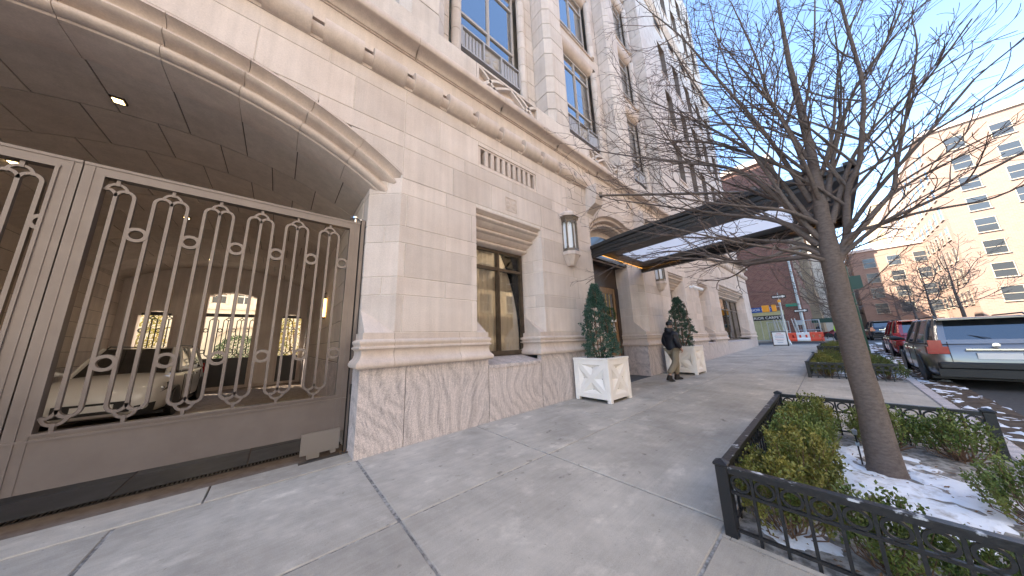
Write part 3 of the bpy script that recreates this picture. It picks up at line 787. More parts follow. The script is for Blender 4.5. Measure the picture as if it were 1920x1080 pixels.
for bi, c_ in enumerate(BAYS):
    x0, x1 = c_-1.06, c_+1.06; L_, R_ = c_-1.80, c_+1.75
    if bi == 0: L_ = -6.0
    # wall strips beside the windows
    wall_run(x1+.34, R_+.05, 7.34, ZTOP if bi else 12.5, WY)
    wall_run(L_-.05, x0-.34, 7.34, ZTOP if bi else 12.5, WY)
    zz = 7.34
    for si, (z0, z1) in enumerate(STO):
        if bi == 0 and si > 0: break
        bb = MB(); bb.box(x0-.34, x1+.34, WY+.0, WY+.25, zz, z0-.03); bb.build('spandrel_stone', 'limestone_up', BL)
        bb = MB(); bb.prism([(WY-.06, z0-.10), (WY-.06, z0-.05), (WY+.2, z0), (WY+.2, z0-.10)], x0-.2, x1+.2, 'x'); bb.build('window_sill', 'limestone_trim', BL)
        # coved lintel
        bb = MB(); pr = [(WY+.30, z1), (WY+.30, z1+.02)]+[(WY-.02+.26*(1-math.sin(math.pi/2*t)), z1+.02+.3*(1-math.cos(math.pi/2*t))) for t in [i/6 for i in range(7)]]+[(WY-.02, z1+.42), (WY+.3, z1+.42)]
        bb.prism(pr, x0-.12, x1+.12, 'x'); bb.build('window_lintel', 'limestone_trim', BL, smooth=.8)
        zw = z0
        if si == 0:
            # fluted spandrel grille with a flower panel in front of the window foot
            gx0, gx1, gz0, gz1 = x0+.02, x1-.02, z0+.20, z0+.92
            gr = MB(); gr.box(gx0, gx1, WY+.06, WY+.10, gz0+.05, gz1-.05); gr.box(gx0, gx1, WY-.02, WY+.10, gz1-.05, gz1); gr.box(gx0, gx1, WY-.02, WY+.10, gz0, gz0+.05)
            gro = gr.build('balcony_grille', 'grille_paint', BL)
            third = (gx1-gx0)/3
            for q in (gx0, gx0+third+.03, gx0+2*third-.03, gx1):
                bb = MB(); bb.box(q-.025, q+.025, WY-.025, WY+.058, gz0+.05, gz1-.05); bb.build('stile', 'grille_paint', gro)
            for a0 in (gx0+.025, gx0+2*third-.005):
                n = 6; w_ = (third-.045)/n
                for i in range(n):
                    bb = MB(); cxx = a0+w_*(i+.5)
                    bb.lathe([(w_*.46, gz0+.052), (w_*.46, gz1-.13), (.004, gz1-.055)], (cxx, WY+.05, 0), 8); bb.build('flute', 'grille_paint', gro, smooth=1)
            rosette((gx0+gx1)/2, (gz0+gz1)/2, .285, WY+.055, 'flower_panel', 'grille_paint', gro, .11)
            zw = z0+.95
        fm = 'win_frame'
        window(x0+.02, x1-.02, zw, z1, WY+.24, [c_], [z1-.62, zw+.75], .06, 'glass_dark', None, fm, name='upper_window', bw=.04)
        for s_ in (-1, 1):
            z = z0-.05 if si else 8.2; zt = z1+.05; k = 0
            while z < zt-.02:
                h = min(.66, zt-z); bb = MB(); bb.lathe([(.0, z+.005), (.125, z+.005), (.135, z+.015), (.135, z+h-.015), (.125, z+h-.005), (0, z+h-.005)], (c_+s_*1.205, WY-.0, 0), 14); bb.build('colonnette_drum', 'limestone_up', BL, smooth=.7); z += h
        zz = z1+.42
    bb = MB(); bb.box(x0-.34, x1+.34, WY, WY+.25, zz, ZTOP if bi else 12.5); bb.build('spandrel_stone', 'limestone_up', BL)
# wing: flat wall with a grid of sash windows
WX0, WX1, WZ0, WZ1 = 14.4, 30.0, 7.34, 36.0
cols = [17.4+2.55*k for k in range(5)]; rows = [(10.75, 13.35)]+[(14.65+3.9*k, 17.25+3.9*k) for k in range(5)]
ww = 1.25
b = MB(); xs = [WX0]+[v for c_ in cols for v in (c_, c_+ww)]+[WX1]; zs = [WZ0]+[v for r_ in rows for v in r_]+[WZ1]
for i in range(len(xs)-1):
    for j in range(len(zs)-1):
        if i % 2 == 1 and j % 2 == 1: continue
        b.box(xs[i], xs[i+1], 0.004, .5, zs[j], zs[j+1])
b.build('wing_wall', 'mortar_dark', BL)
wb = MB(); zc = 7.34; cnt = 0
def blkrow(x0, x1, za, zb, off):
    x = x0; k = 0
    while x < x1-.02:
        w = (1.0 if k else off); x2 = min(x+w, x1)
        if x1-x2 < .25: x2 = x1
        wb.box(x+.006, x2-.006, -.006, .05, za+.006, zb-.006); x = x2; k += 1
brk = sorted(set([WZ0]+[v for r_ in rows for v in r_]+[WZ1])); zl = []
for a, c_ in zip(brk, brk[1:]):
    n = max(1, round((c_-a)/.63))
    for i in range(n): zl.append((a+(c_-a)*i/n, a+(c_-a)*(i+1)/n))
for k, (za, zb) in enumerate(zl):
    inwin = any(za >= r_[0]-.01 and zb <= r_[1]+.01 for r_ in rows)
    segs = [(WX0, WX1)] if not inwin else [(xs[i], xs[i+1]) for i in range(0, len(xs)-1, 2)]
    for a, c_ in segs: blkrow(a, c_, za, zb, .5 if k % 2 else 1.0)
o = wb.build('wing_stone', 'limestone_up', BL); o['kind'] = 'stuff'
for c_ in cols:
    for (za, zb) in rows:
        window(c_+.01, c_+ww-.01, za+.01, zb-.01, .30, [], [(za+zb)/2], .07, 'glass_dark', None, 'win_frame', name='wing_window')
        bb = MB(); bb.box(c_-.08, c_+ww+.08, -.05, .28, za-.12, za-.004); bb.build('window_sill', 'limestone_trim', BL)
mould([(WX0-.1, 0), (WX1, 0)], [(0,23.3),(.06,23.3),(.10,23.45),(.22,23.6),(.25,23.75),(.05,23.85),(0,23.85)], 'string_course')
# left return of the wing (chevron of quoins beside the last bay)
path = [(WX0, WY), (WX0, .16), (WX0+.2, .0)]
z = 7.34; k = 0
while z < ZTOP:
    pblock([(WX0-.02, WY), (WX0-.02, .0)], 0, WY, z, z+.62, 'pilaster_stone', 'limestone_up', thick=.015, jt=.007); z += .62
# body of the building behind the faces (keeps daylight out); unseen left and rear lengths added to shade street and brick building
b = MB(); b.box(-45, 14.3, WY+.8, 11.5, 7.0, ZTOP-.5); b.box(14.3, 29.95, .95, 32, 7.0, WZ1); b.box(1.05, 31.5, 1.9, 11.5, -.2, 7.0); b.box(14.3, 31.5, 11.5, 32, -.2, 7.0); b.box(-45, -7, .45, 11.5, -.2, 7.0); b.box(-8, 1.05, .63, 11.5, 5.52, 7.0)
b.box(29.95, 31.5, .5, 11.5, 6.95, 7.3)
b.build('core', 'cream_wall', BL)
b = MB(); b.box(-14, 14.4, 0.1, WY+.8, ZTOP-.0, ZTOP+.5); b.build('parapet_top', 'limestone_up', BL)
# --- portal recess with oak doors
b = MB(); b.box(7.50, 10.18, .92, .98, 3.42, 4.4); b.box(7.50, 7.72, .90, 1.0, .0, 3.42); b.box(9.96, 10.18, .90, 1.0, 0, 3.42); b.box(8.80, 8.88, .9, 1.0, .05, 3.42); b.build('door_frame', 'dark_wood', BL)
b = MB(); b.box(7.45, 10.2, 1.5, 1.6, 0, 4.4); b.build('lobby_wall', 'room_dark', BL)
b = MB(); b.box(7.40, 10.3, .42, 1.88, 4.22, 4.3); b.build('portal_soffit', 'canopy_black', BL)
for x in (7.497, 10.183):
    b = MB(); b.box(x-.2 if x < 9 else x, x if x < 9 else x+.2, .9, 1.88, 0, 4.3); b.build('portal_jamb', 'limestone_dim', BL)
b = MB(); b.box(7.5, 10.18, -.0, 1.6, -.05, .004, slope=True); struct(b.build('portal_floor', 'slate'))
def door(x0, x1, y, ang, hinge_r):
    px = x1 if hinge_r else x0; M = Matrix.Translation((px, y, 0)) @ Matrix.Rotation(ang, 4, 'Z') @ Matrix.Translation((-px, -y, 0))
    zb, zt = g(9)+.02, 3.40; d = MB(); st = .16
    for q in ((x0, x0+st, zb, zt), (x1-st, x1, zb, zt), (x0+st, x1-st, zt-.22, zt), (x0+st, x1-st, zb, zb+.42), (x0+st, x1-st, 1.02, 1.16)): d.box(q[0], q[1], y-.03, y+.03, q[2], q[3], M)
    root = d.build('door', 'oak', BL)
    p = MB(); p.box(x0+st, x1-st, y-.006, y+.006, 1.16, zt-.22, M); p.build('pane', 'glass_dark', root)
    p = MB(); p.box(x0+st, x1-st, y-.012, y+.012, zb+.42, 1.02, M); p.build('panel', 'oak', root)
    p = MB(); xc_ = (x0+x1)/2
    for zc_ in (1.7, 2.45): p.stroke([(xc_+.11*math.cos(R(a)), zc_+.11*math.sin(R(a))) for a in range(0, 360, 24)], .022, y-.022, y-.008, True)
    for xx in (xc_-.12, xc_+.12): p.box(xx-.008, xx+.008, y-.02, y-.008, 1.16, zt-.22)
    p.v = [tuple(M @ Vector(v)) for v in p.v]; p.build('brass_tracery', 'brass', root)
    hx = x0+.08 if hinge_r else x1-.08
    p = MB(); p.tube([M @ Vector((hx, y-.08, 1.05)), M @ Vector((hx, y-.08, 1.75))], .014, 8); p.box(hx-.012, hx+.012, y-.075, y-.03, 1.1, 1.13, M); p.box(hx-.012, hx+.012, y-.075, y-.03, 1.67, 1.70, M); p.build('handle', 'brass', root)
    return root
door(8.89, 9.95, .95, 0, True); door(7.73, 8.79, .95, 0, False)

# ============================================================ PASSAGE behind the gate
PY1 = 12.0; VR = AR-.44
def vz(x): return AZ+math.sqrt(VR*VR-(x-XC)**2)
xs = [-4.49+5.44*i/8 for i in range(9)]; ys = [.81+(PY1-.81)*j/11 for j in range(12)]
for j in range(11):
    off = 0.0 if j % 2 else .34
    xx = [-4.49]+[x+off for x in xs[1:-1]]+[.95]
    for i in range(8):
        n = 4; A = [xx[i]+.008+(xx[i+1]-xx[i]-.016)*k/n for k in range(n+1)]
        poly = [(x, vz(x)) for x in A]+[(x, vz(x)+.12) for x in A[::-1]]
        bb = MB(); bb.prism(poly, ys[j]+.008, ys[j+1]-.008, 'y'); bb.build('vault_stone', 'limestone_dim', BL)
b = MB(); n = 20; A = [-4.5+5.46*k/n for k in range(n+1)]
b.prism([(x, vz(x)+.02) for x in A]+[(x, vz(x)+.3) for x in A[::-1]], .81, PY1, 'y'); b.build('vault_bed', 'mortar_dark', BL)
for side, X in ((1, .95), (-1, -4.49)):
    b = MB(); b.box(X+(.012 if side > 0 else -.2), X+(.2 if side > 0 else -.012), .78, PY1, -.1, 4.5); b.build('mortar_bed', 'mortar_dark', BL)
    zl_ = [1.20, 1.62, 2.04, 2.46, 2.88, 3.30, 3.72, 4.12, 4.46]
    for k in range(len(zl_)-1):
        y = .80; w = .9 if k % 2 else 1.4
        while y < PY1-.05:
            y2 = min(y+w, PY1-.01); w = 1.25
            if PY1-y2 < .4: y2 = PY1-.01
            bb = MB(); bb.bbox(X-.0 if side > 0 else X-.05, X+.05 if side > 0 else X, y+.006, y2-.006, zl_[k]+.006, zl_[k+1]-.006, .005); bb.build('passage_stone', 'limestone_dim', BL); y = y2
    bb = MB(); bb.box(X-.03 if side > 0 else X-.05, X+.05 if side > 0 else X+.03, .80, PY1, -.1, 1.19); bb.build('passage_plinth', 'granite', BL)
# rear wall of the passage with three openings
RO = [(-4.05, -3.15, 3.1), (-2.38, -.86, 3.95), (.0, .80, 3.1)]
b = MB(); px_ = -4.6
for (a, c_, zt) in RO:
    b.box(px_, a, PY1, PY1+.45, -.1, 5.4); px_ = c_
    cx_ = (a+c_)/2; n = 10; hw_ = (c_-a)/2; rise = .16
    for i in range(n):
        u0, u1 = -1+2*i/n, -1+2*(i+1)/n; zl = zt-rise*max(u0*u0, u1*u1)
        b.box(cx_+hw_*u0, cx_+hw_*u1, PY1, PY1+.45, zl, 5.4)
b.box(px_, 1.05, PY1, PY1+.45, -.1, 5.4); b.build('rear_wall', 'limestone_dim', BL)
b = MB()
for (a, c_, zt) in RO:
    for q in (a, c_): b.box(q-.04, q+.04, PY1-.04, PY1, -.05, zt-.16)
b.box(-4.4, .93, PY1-.10, PY1-.04, -.05, .10); b.build('rear_kerb', 'limestone_trim', BL)
# down-lights in the vault, real lamps
for k, (x, y) in enumerate(((-2.04, 1.49), (-2.16, 6.09), (-2.28, 10.6), (-.6, 3.8), (-3.6, 3.8))):
    z = vz(x)-.005; t = thing('ceiling_downlight', (x, y, z), ['square lit downlight in the vault just inside the gate, at the photo\'s left edge', 'lit downlight in the middle of the passage vault', 'lit downlight deepest in the passage vault, above the rear gates', 'lit downlight in the passage vault, right of the centre line', 'lit downlight in the passage vault, left of the centre line'][k], 'light', 'downlights in the passage vault')
    b = MB(); b.box(x-.065, x+.065, y-.065, y+.065, z-.02, z+.02); b.build('trim', 'bronze', t)
    b = MB(); b.box(x-.045, x+.045, y-.045, y+.045, z-.026, z-.021); b.build('lens', 'down_light', t)
    L = bpy.data.lights.new('downlight_lamp', 'SPOT'); L.energy = 3.5; L.color = (1, .8, .58); L.spot_size = R(110); L.shadow_soft_size = .06
    lo = bpy.data.objects.new('downlight_lamp', L); C.objects.link(lo); lo.parent = t; lo.location = (0, 0, -.05)
def sconce(x, y, z, label):
    t = thing('wall_sconce', (x, y, z), label, 'lamp')
    b = MB(); b.box(x-.10, x+.0, y-.07, y+.07, z-.30, z-.26); b.box(x-.10, x, y-.07, y+.07, z+.26, z+.32)
    for dy in (-.062, .062): b.box(x-.10, x-.088, y+dy-.008, y+dy+.008, z-.26, z+.26)
    b.build('cage', 'gate_dark', t)
    b = MB(); b.box(x-.085, x-.01, y-.052, y+.052, z-.26, z+.26); b.build('lamp_glass', 'warm_lamp', t)
    b = MB(); b.tube([(x-.05, y, z+.32), (x-.05, y, z+.42), (x, y, z+.44)], .02, 8); b.build('bracket', 'gate_dark', t)
sconce(.945, 4.9, 2.62, 'lit amber box sconce on the right wall inside the gated passage')

# ============================================================ GATES
def gate_scroll(y0, y1, zlo, zhi, w=.028, sp=.1275, r_=.064):
    q = MB(); zt = zhi-.19; zb = zlo+.19
    for dx in (-sp, 0, sp): q.stroke([(dx, zb), (dx, zt)], w, y0, y1)
    for c_ in (-sp/2, sp/2):
        q.stroke([(c_+r_*math.cos(R(a)), zt+r_*1.15*math.sin(R(a))) for a in range(0, 181, 15)], w, y0+.001, y1-.001)
        q.stroke([(c_+r_*math.cos(R(a)), zb-r_*1.15*math.sin(R(a))) for a in range(0, 181, 15)], w, y0+.001, y1-.001)
    q.stroke([(.072*math.cos(R(a)), zt+.055+.085*math.sin(R(a))) for a in range(0, 181, 15)], w*.9, y0+.002, y1-.002)
    q.stroke([(.072*math.cos(R(a)), zb-.055-.085*math.sin(R(a))) for a in range(0, 181, 15)], w*.9, y0+.002, y1-.002)
    q.box(-.014, .014, y0-.003, y1+.003, zt+.12, zhi); q.box(-.014, .014, y0-.003, y1+.003, zlo, zb-.12)
    return q
def ring(y0, y1):
    q = MB(); q.stroke([(.068*math.cos(R(a)), .068*math.sin(R(a))) for a in range(0, 360, 15)], .034, y0, y1, True); return q
def gate_leaf(y, xs0, xs1, mods, label, name='carriage_gate', paint='gate_paint', z0=.31, zp=.79, zt=3.56, rz=(1.42, 2.82), glass=True, plate=None, kick=True):
    t = thing(name, ((xs0+xs1)/2, y, 0), label, 'gate')
    b = MB(); b.box(xs0, xs0+.13, y-.035, y+.035, z0, zt); b.box(xs1-.13, xs1, y-.035, y+.035, z0, zt)
    b.box(xs0+.13, xs1-.13, y-.035, y+.035, zt-.11, zt); b.build('frame', paint, t)
    b = MB()   # applied beads around the opening
    for q in ((xs0+.115, xs1-.115, zt-.135, zt-.112), (xs0+.115, xs1-.115, zp+.002, zp+.022)): b.box(q[0], q[1], y-.05, y+.05, q[2], q[3])
    for q in (xs0+.132, xs1-.132): b.box(q-.012, q+.012, y-.05, y+.05, zp+.022, zt-.135)
    b.box(xs0, xs1, y-.043, y-.035, zt-.035, zt-.004); b.box(xs0, xs1, y-.046, y-.035, zp-.05, zp-.028); b.box(xs0+.05, xs0+.07, y-.043, y-.035, z0, zt-.04); b.box(xs1-.07, xs1-.05, y-.043, y-.035, z0, zt-.04)
    b.build('bead', paint, t)
    b = MB(); b.box(xs0+.13, xs1-.13, y-.03, y+.03, z0, zp); b.build('kick_panel', paint, t)
    me = gate_scroll(-.02, .02, zp+.022, zt-.136).mesh('gate_scroll', paint, .9); rm_ = ring(-.026, .026).mesh('ring', paint, .9)
    for m_ in mods: inst(me, 'gate_scroll', t, (m_, y, 0))
    cs = sorted(mods); rc = [c_+.2 for c_ in cs]+[cs[0]-.2]
    for c_ in rc:
        if xs0+.1 < c_ < xs1-.1:
            for z in rz: inst(rm_, 'ring', t, (c_, y, z))
    if glass:
        b = MB(); b.box(xs0+.12, xs1-.12, y+.035, y+.041, zp, zt-.1); b.build('glass_panel', 'glass_gate', t)
    return t
GY = .5
t = gate_leaf(GY, -1.775, .865, [.455-.4*k for k in range(6)], 'taupe metal carriage gate leaf with looped bars, hinged at the granite pier', glass=False)
b = MB(); b.box(.37, .815, GY-.065, GY-.037, .085, .355); b.build('wheel_guard', 'gate_plate', t)
b = MB(); b.box(.45, .59, GY-.055, GY+.03, .025, .085); b.box(.72, .78, GY-.055, GY+.03, .04, .085); b.build('wheel_bracket', 'gate_plate', t)
b = MB(); b.box(.86, .875, GY-.06, GY+.06, 3.6, 3.62); b.tube([(.80, GY, 3.565), (.80, GY, 3.63)], .025, 10); b.tube([(.72, GY, 3.64), (.93, GY, 3.63)], .022, 8); b.lathe([(.0, -.02), (.05, -.015), (.05, .015), (0, .02)], (.80, GY, 3.645), 12); b.build('top_hinge', 'chrome', t)
t2 = gate_leaf(GY, -4.405, -1.785, [-1.775-.01-(.435+.4*k)+.11 for k in range(6)], 'taupe metal carriage gate leaf with looped bars at the photo\'s left edge', glass=False)
gp_ = thing('gate_post', (.91, GY, 0), 'slim dark steel gate post with rubber seal beside the granite pier', 'post')
b = MB(); b.box(.885, .935, GY-.05, GY+.06, g(.9)-.02, 3.62); b.build('post', 'gate_paint', gp_)
b = MB(); b.box(.875, .884, GY-.03, GY+.03, g(.9), 3.55); b.box(.936, .944, GY-.06, GY-.03, .1, 3.5); b.build('seal', 'rubber', gp_)
b = MB(); b.box(.90, .93, GY-.075, GY-.05, .80, .95); b.tube([(.915, GY-.062, .80), (.915, GY-.062, .05)], .008, 6); b.build('limit_switch', 'black_plastic', gp_)
b = MB(); b.box(.36, .93, .36, .455, -.001, .004, slope=True); tag(b.build('floor_plate', 'gate_dark'), 'dark steel plate set in the concrete below the gate wheel guard', 'plate')
# rear gates at the far end of the passage
rg = gate_leaf(PY1+.1, -4.40, .90, [-.0+.31-.4*k for k in range(11)], 'black looped bar gate across the far end of the gated passage', name='rear_gate', paint='gate_dark', z0=.05, zp=1.2, zt=3.05, rz=(1.5, 2.35), glass=False)
b = MB(); b.box(-1.64, -1.58, PY1+.02, PY1+.18, .05, 3.95); b.build('meeting_post', 'gate_dark', rg)

# ============================================================ COURTYARD behind
b = MB(); b.box(-16, 16, 12.46, 26, -.1, -.02); struct(b.build('courtyard_ground', 'concrete'))
cb = thing('courtyard_house', (-2, 21, 0), 'cream stone courtyard house seen through the passage gates', 'building')
b = MB(); CW = [(-3.35, -2.75), (-2.25, -1.65)]
xs = [-14, -3.35, -2.75, -2.25, -1.65, 14]
for i in range(5):
    if i in (1, 3): b.box(xs[i], xs[i+1], 20, 20.5, -.1, 4.45); b.box(xs[i], xs[i+1], 20, 20.5, 5.4, 7)
    else: b.box(xs[i], xs[i+1], 20, 20.5, -.1, 7)
b.build('wall', 'cream_wall', cb)
for a, c_ in CW:
    bb = MB(); bb.box(a, c_, 20.15, 20.2, 4.45, 5.4); w_ = bb.build('window', 'window_far', cb)
    bb = MB(); bb.box(a, c_, 20.1, 20.15, 4.9, 4.95); bb.box((a+c_)/2-.02, (a+c_)/2+.02, 20.1, 20.15, 4.45, 5.4); bb.build('glazing_bar', 'sign_white', w_)
    bb = MB(); bb.box(a-.12, a-.003, 19.96, 19.998, 4.4, 5.45); bb.box(c_+.003, c_+.12, 19.96, 19.998, 4.4, 5.45); bb.build('surround', 'limestone_trim', w_)
bb = MB(); bb.box(-14, 14, 19.93, 19.998, 4.05, 4.2); bb.build('string_course', 'limestone_trim', cb)
bb = MB(); bb.stroke([(-1.6+1.5*math.cos(R(a)), 1.9+1.1*math.sin(R(a))) for a in range(10, 171, 10)], .12, 19.9, 19.998); bb.build('blind_arch', 'limestone_trim', cb)
bb = MB(); bb.box(-14, 14, 20, 22, 7, 7.2); bb.build('roof', 'grey_wall', cb)
# ============================================================ CANOPY over the portal
CX0, CX1 = 7.08, 10.55
cn = thing('entrance_canopy', (8.84, -2.5, 4), 'long black metal entrance canopy with white skylight panel, hung on rods over the door', 'canopy')
def cz(y, top):   # slight camber towards the street
    t = -y/5.15
    return (4.29+.30*t*(1-t)*1.6-.08*t*t+.02*t) if top else (3.94+.11*t)
ysl = [-.02-5.13*i/12 for i in range(13)]
def fascia(x, s_):
    b = MB(); prof = lambda y: [(0, cz(y, 0)), (0, cz(y, 1)-.12), (-.05*s_, cz(y, 1)-.09), (-.05*s_, cz(y, 1)), (.14*s_, cz(y, 1)), (.14*s_, cz(y, 0)+.02), (.10*s_, cz(y, 0))]
    P = [[(x+a, y, z) for a, z in prof(y)] for y in ysl]; n = 7; vs = [v for p in P for v in p]
    fs = [(i*n+j, i*n+(j+1) % n, (i+1)*n+(j+1) % n, (i+1)*n+j) for i in range(len(P)-1) for j in range(n)]+[tuple(range(n))[::-1], tuple(range((len(P)-1)*n, len(P)*n))]
    b.add(vs, fs); o = b.build('fascia', 'canopy_black', cn)
    b = MB()
    for dz in (.09, .20):
        b.tube([(x-.012*s_, y, cz(y, 0)+dz) for y in ysl], .012, 6)
    b.build('bead', 'canopy_black', o)
fascia(CX0, 1); fascia(CX1, -1)
b = MB(); b.prism([(-5.16, 4.05), (-5.16, 4.30), (-5.02, 4.30), (-5.02, 4.06)], CX0-.05, CX1+.05, 'x'); b.build('front_fascia', 'canopy_black', cn)
def sof(y): return cz(y, 0)+.17
b = MB()    # soffit around the skylight
PXa, PXb, PYa, PYb = 8.12, 9.62, -.45, -4.25
for (x0, x1, y0, y1) in ((CX0+.14, PXa, -5.02, -.02), (PXb, CX1-.14, -5.02, -.02), (PXa, PXb, -5.02, PYb), (PXa, PXb, PYa, -.02)):
    b.add([(x0, y0, sof(y0)), (x1, y0, sof(y0)), (x1, y1, sof(y1)), (x0, y1, sof(y1)), (x0, y0, sof(y0)+.03), (x1, y0, sof(y0)+.03), (x1, y1, sof(y1)+.03), (x0, y1, sof(y1)+.03)], [(0,3,2,1),(4,5,6,7),(0,1,5,4),(1,2,6,5),(2,3,7,6),(3,0,4,7)])
b.build('soffit', 'canopy_black', cn)
for k in range(4):
    y0 = PYa+(PYb-PYa)*k/4; y1 = PYa+(PYb-PYa)*(k+1)/4; b = MB()
    b.add([(PXa, y0-.004, sof(y0)+.012), (PXb, y0-.004, sof(y0)+.012), (PXb, y1+.004, sof(y1)+.012), (PXa, y1+.004, sof(y1)+.012)], [(0,1,2,3)]); b.build('skylight_pane', 'frosted_panel', cn)
b = MB()    # stepped inner frame
for d, h in ((.10, .05), (.30, .02)):
    for x in (CX0+.14+d, CX1-.14-d): b.tube([(x, y, sof(y)-h) for y in ysl], .018, 4)
b.build('soffit_trim', 'canopy_black', cn)
b = MB(); b.tube([(CX0+.25, -.12, sof(-.1)-.05), (CX1-.25, -.12, sof(-.1)-.05)], .012, 5); b.build('led_strip', 'led_amber', cn)
b = MB(); b.tube([(CX1-.22, y, sof(y)-.05) for y in (-.12, -1.4)], .012, 5); b.tube([(CX1-.22, y, sof(y)-.05) for y in (-4.1, -4.95)], .012, 5); b.build('led_strip', 'led_amber', cn)
for x in (7.24, 10.42):
    b = MB(); b.tube([(x, -.36, 5.92), (x, -3.85, cz(-3.85, 1)+.03)], .032, 10); b.build('rod', 'lantern_bronze', cn, smooth=1)
    b = MB(); b.lathe([(0, 0), (.10, 0), (.12, .04), (.07, .10), (.05, .16), (0, .17)], (x, -3.85, cz(-3.85, 1)-.02), 12); b.lathe([(0, -.10), (.09, -.08), (.07, .0), (.09, .05), (0, .07)], (x, -.40, 5.92), 10); b.build('rod_mount', 'lantern_bronze', cn, smooth=1)

# ============================================================ WALL LANTERNS
def lantern(x, z, label):
    t = thing('wall_lantern', (x, 0, z), label, 'lantern', 'lanterns flanking the portal')
    def hexr(r, zz, k=6): return [(x+r*math.cos(R(30+60*i)) if False else x+r*math.sin(R(-112.5+45*i)), -.02-r*.95*math.cos(R(-112.5+45*i))) for i in range(6)]
    def ringp(r): return [(x+r*math.sin(R(a)), -.06-r*.9*math.cos(R(a))) for a in (-112, -67, -22, 22, 67, 112)]
    def frus(r0, z0, r1, z1, m, name):
        b = MB(); A = ringp(r0)+[(x+r0*.93, .0), (x-r0*.93, .0)]; B_ = ringp(r1)+[(x+r1*.93, .0), (x-r1*.93, .0)]; n = 8
        b.add([(p[0], p[1], z0) for p in A]+[(p[0], p[1], z1) for p in B_], [tuple(range(n))[::-1], tuple(range(n, 2*n))]+[(i, (i+1) % n, (i+1) % n+n, i+n) for i in range(n)]); return b.build(name, m, t)
    frus(.10, z-.42, .15, z-.36, 'limestone_trim', 'corbel'); frus(.15, z-.36, .27, z-.14, 'limestone_trim', 'corbel'); frus(.29, z-.14, .29, z-.04, 'limestone_trim', 'corbel')
    frus(.27, z-.04, .25, z+.05, 'lantern_bronze', 'base'); frus(.25, z+.88, .29, z+.98, 'lantern_bronze', 'cap'); frus(.33, z+.98, .33, z+1.06, 'limestone_trim', 'stone_cap'); frus(.33, z+1.06, .22, z+1.14, 'limestone_trim', 'stone_cap')
    b = MB(); b.prism([(x-.09, z+1.14), (x+.09, z+1.14), (x, z+1.34)], -.05, .0, 'y'); b.build('finial', 'limestone_trim', t)
    frus(.185, z+.05, .185, z+.88, 'white_frost', 'lamp_glass')
    P = ringp(.23)
    for p in P:
        b = MB(); b.tube([(p[0], p[1], z+.04), (p[0], p[1], z+.89)], .026, 6); b.lathe([(.0, .0), (.034, .0), (.034, .05), (.022, .07)], (p[0], p[1], z+.05), 8); b.lathe([(.022, 0), (.036, .03), (.036, .06), (0, .06)], (p[0], p[1], z+.74), 8); b.build('colonnette', 'lantern_bronze', t, smooth=1)
    for i in range(5):
        a, c_ = Vector((*P[i], 0)), Vector((*P[i+1], 0)); d = (c_-a)
        b = MB(); pts = []
        # round-headed frame: spandrel plate with arched cut-out
        n = 8; top = z+.885; sp = z+.70; w_ = d.length
        for k in range(n+1):
            u = .12+.76*k/n; pts.append((u, sp+.13*math.sqrt(max(0, 1-((u-.5)/.38)**2))))
        poly = [(.0, top), (.0, z+.05), (.12, z+.05)]+pts+[(.88, z+.05), (1, z+.05), (1, top)]
        nn = Vector((d.y, -d.x, 0)).normalized()*.008
        vs = [a+d*u+Vector((0, 0, zz))+nn*s_ for s_ in (1, -1) for u, zz in poly]; N = len(poly)
        b.add(vs, [tuple(range(N)), tuple(range(N, 2*N))[::-1]]+[(k, (k+1) % N, (k+1) % N+N, k+N) for k in range(N)]); b.build('arched_frame', 'lantern_bronze', t)
lantern(5.97, 3.90, 'bronze wall lantern with white glass on the wall left of the canopy')
lantern(11.95, 3.78, 'bronze wall lantern half hidden below the far edge of the canopy')

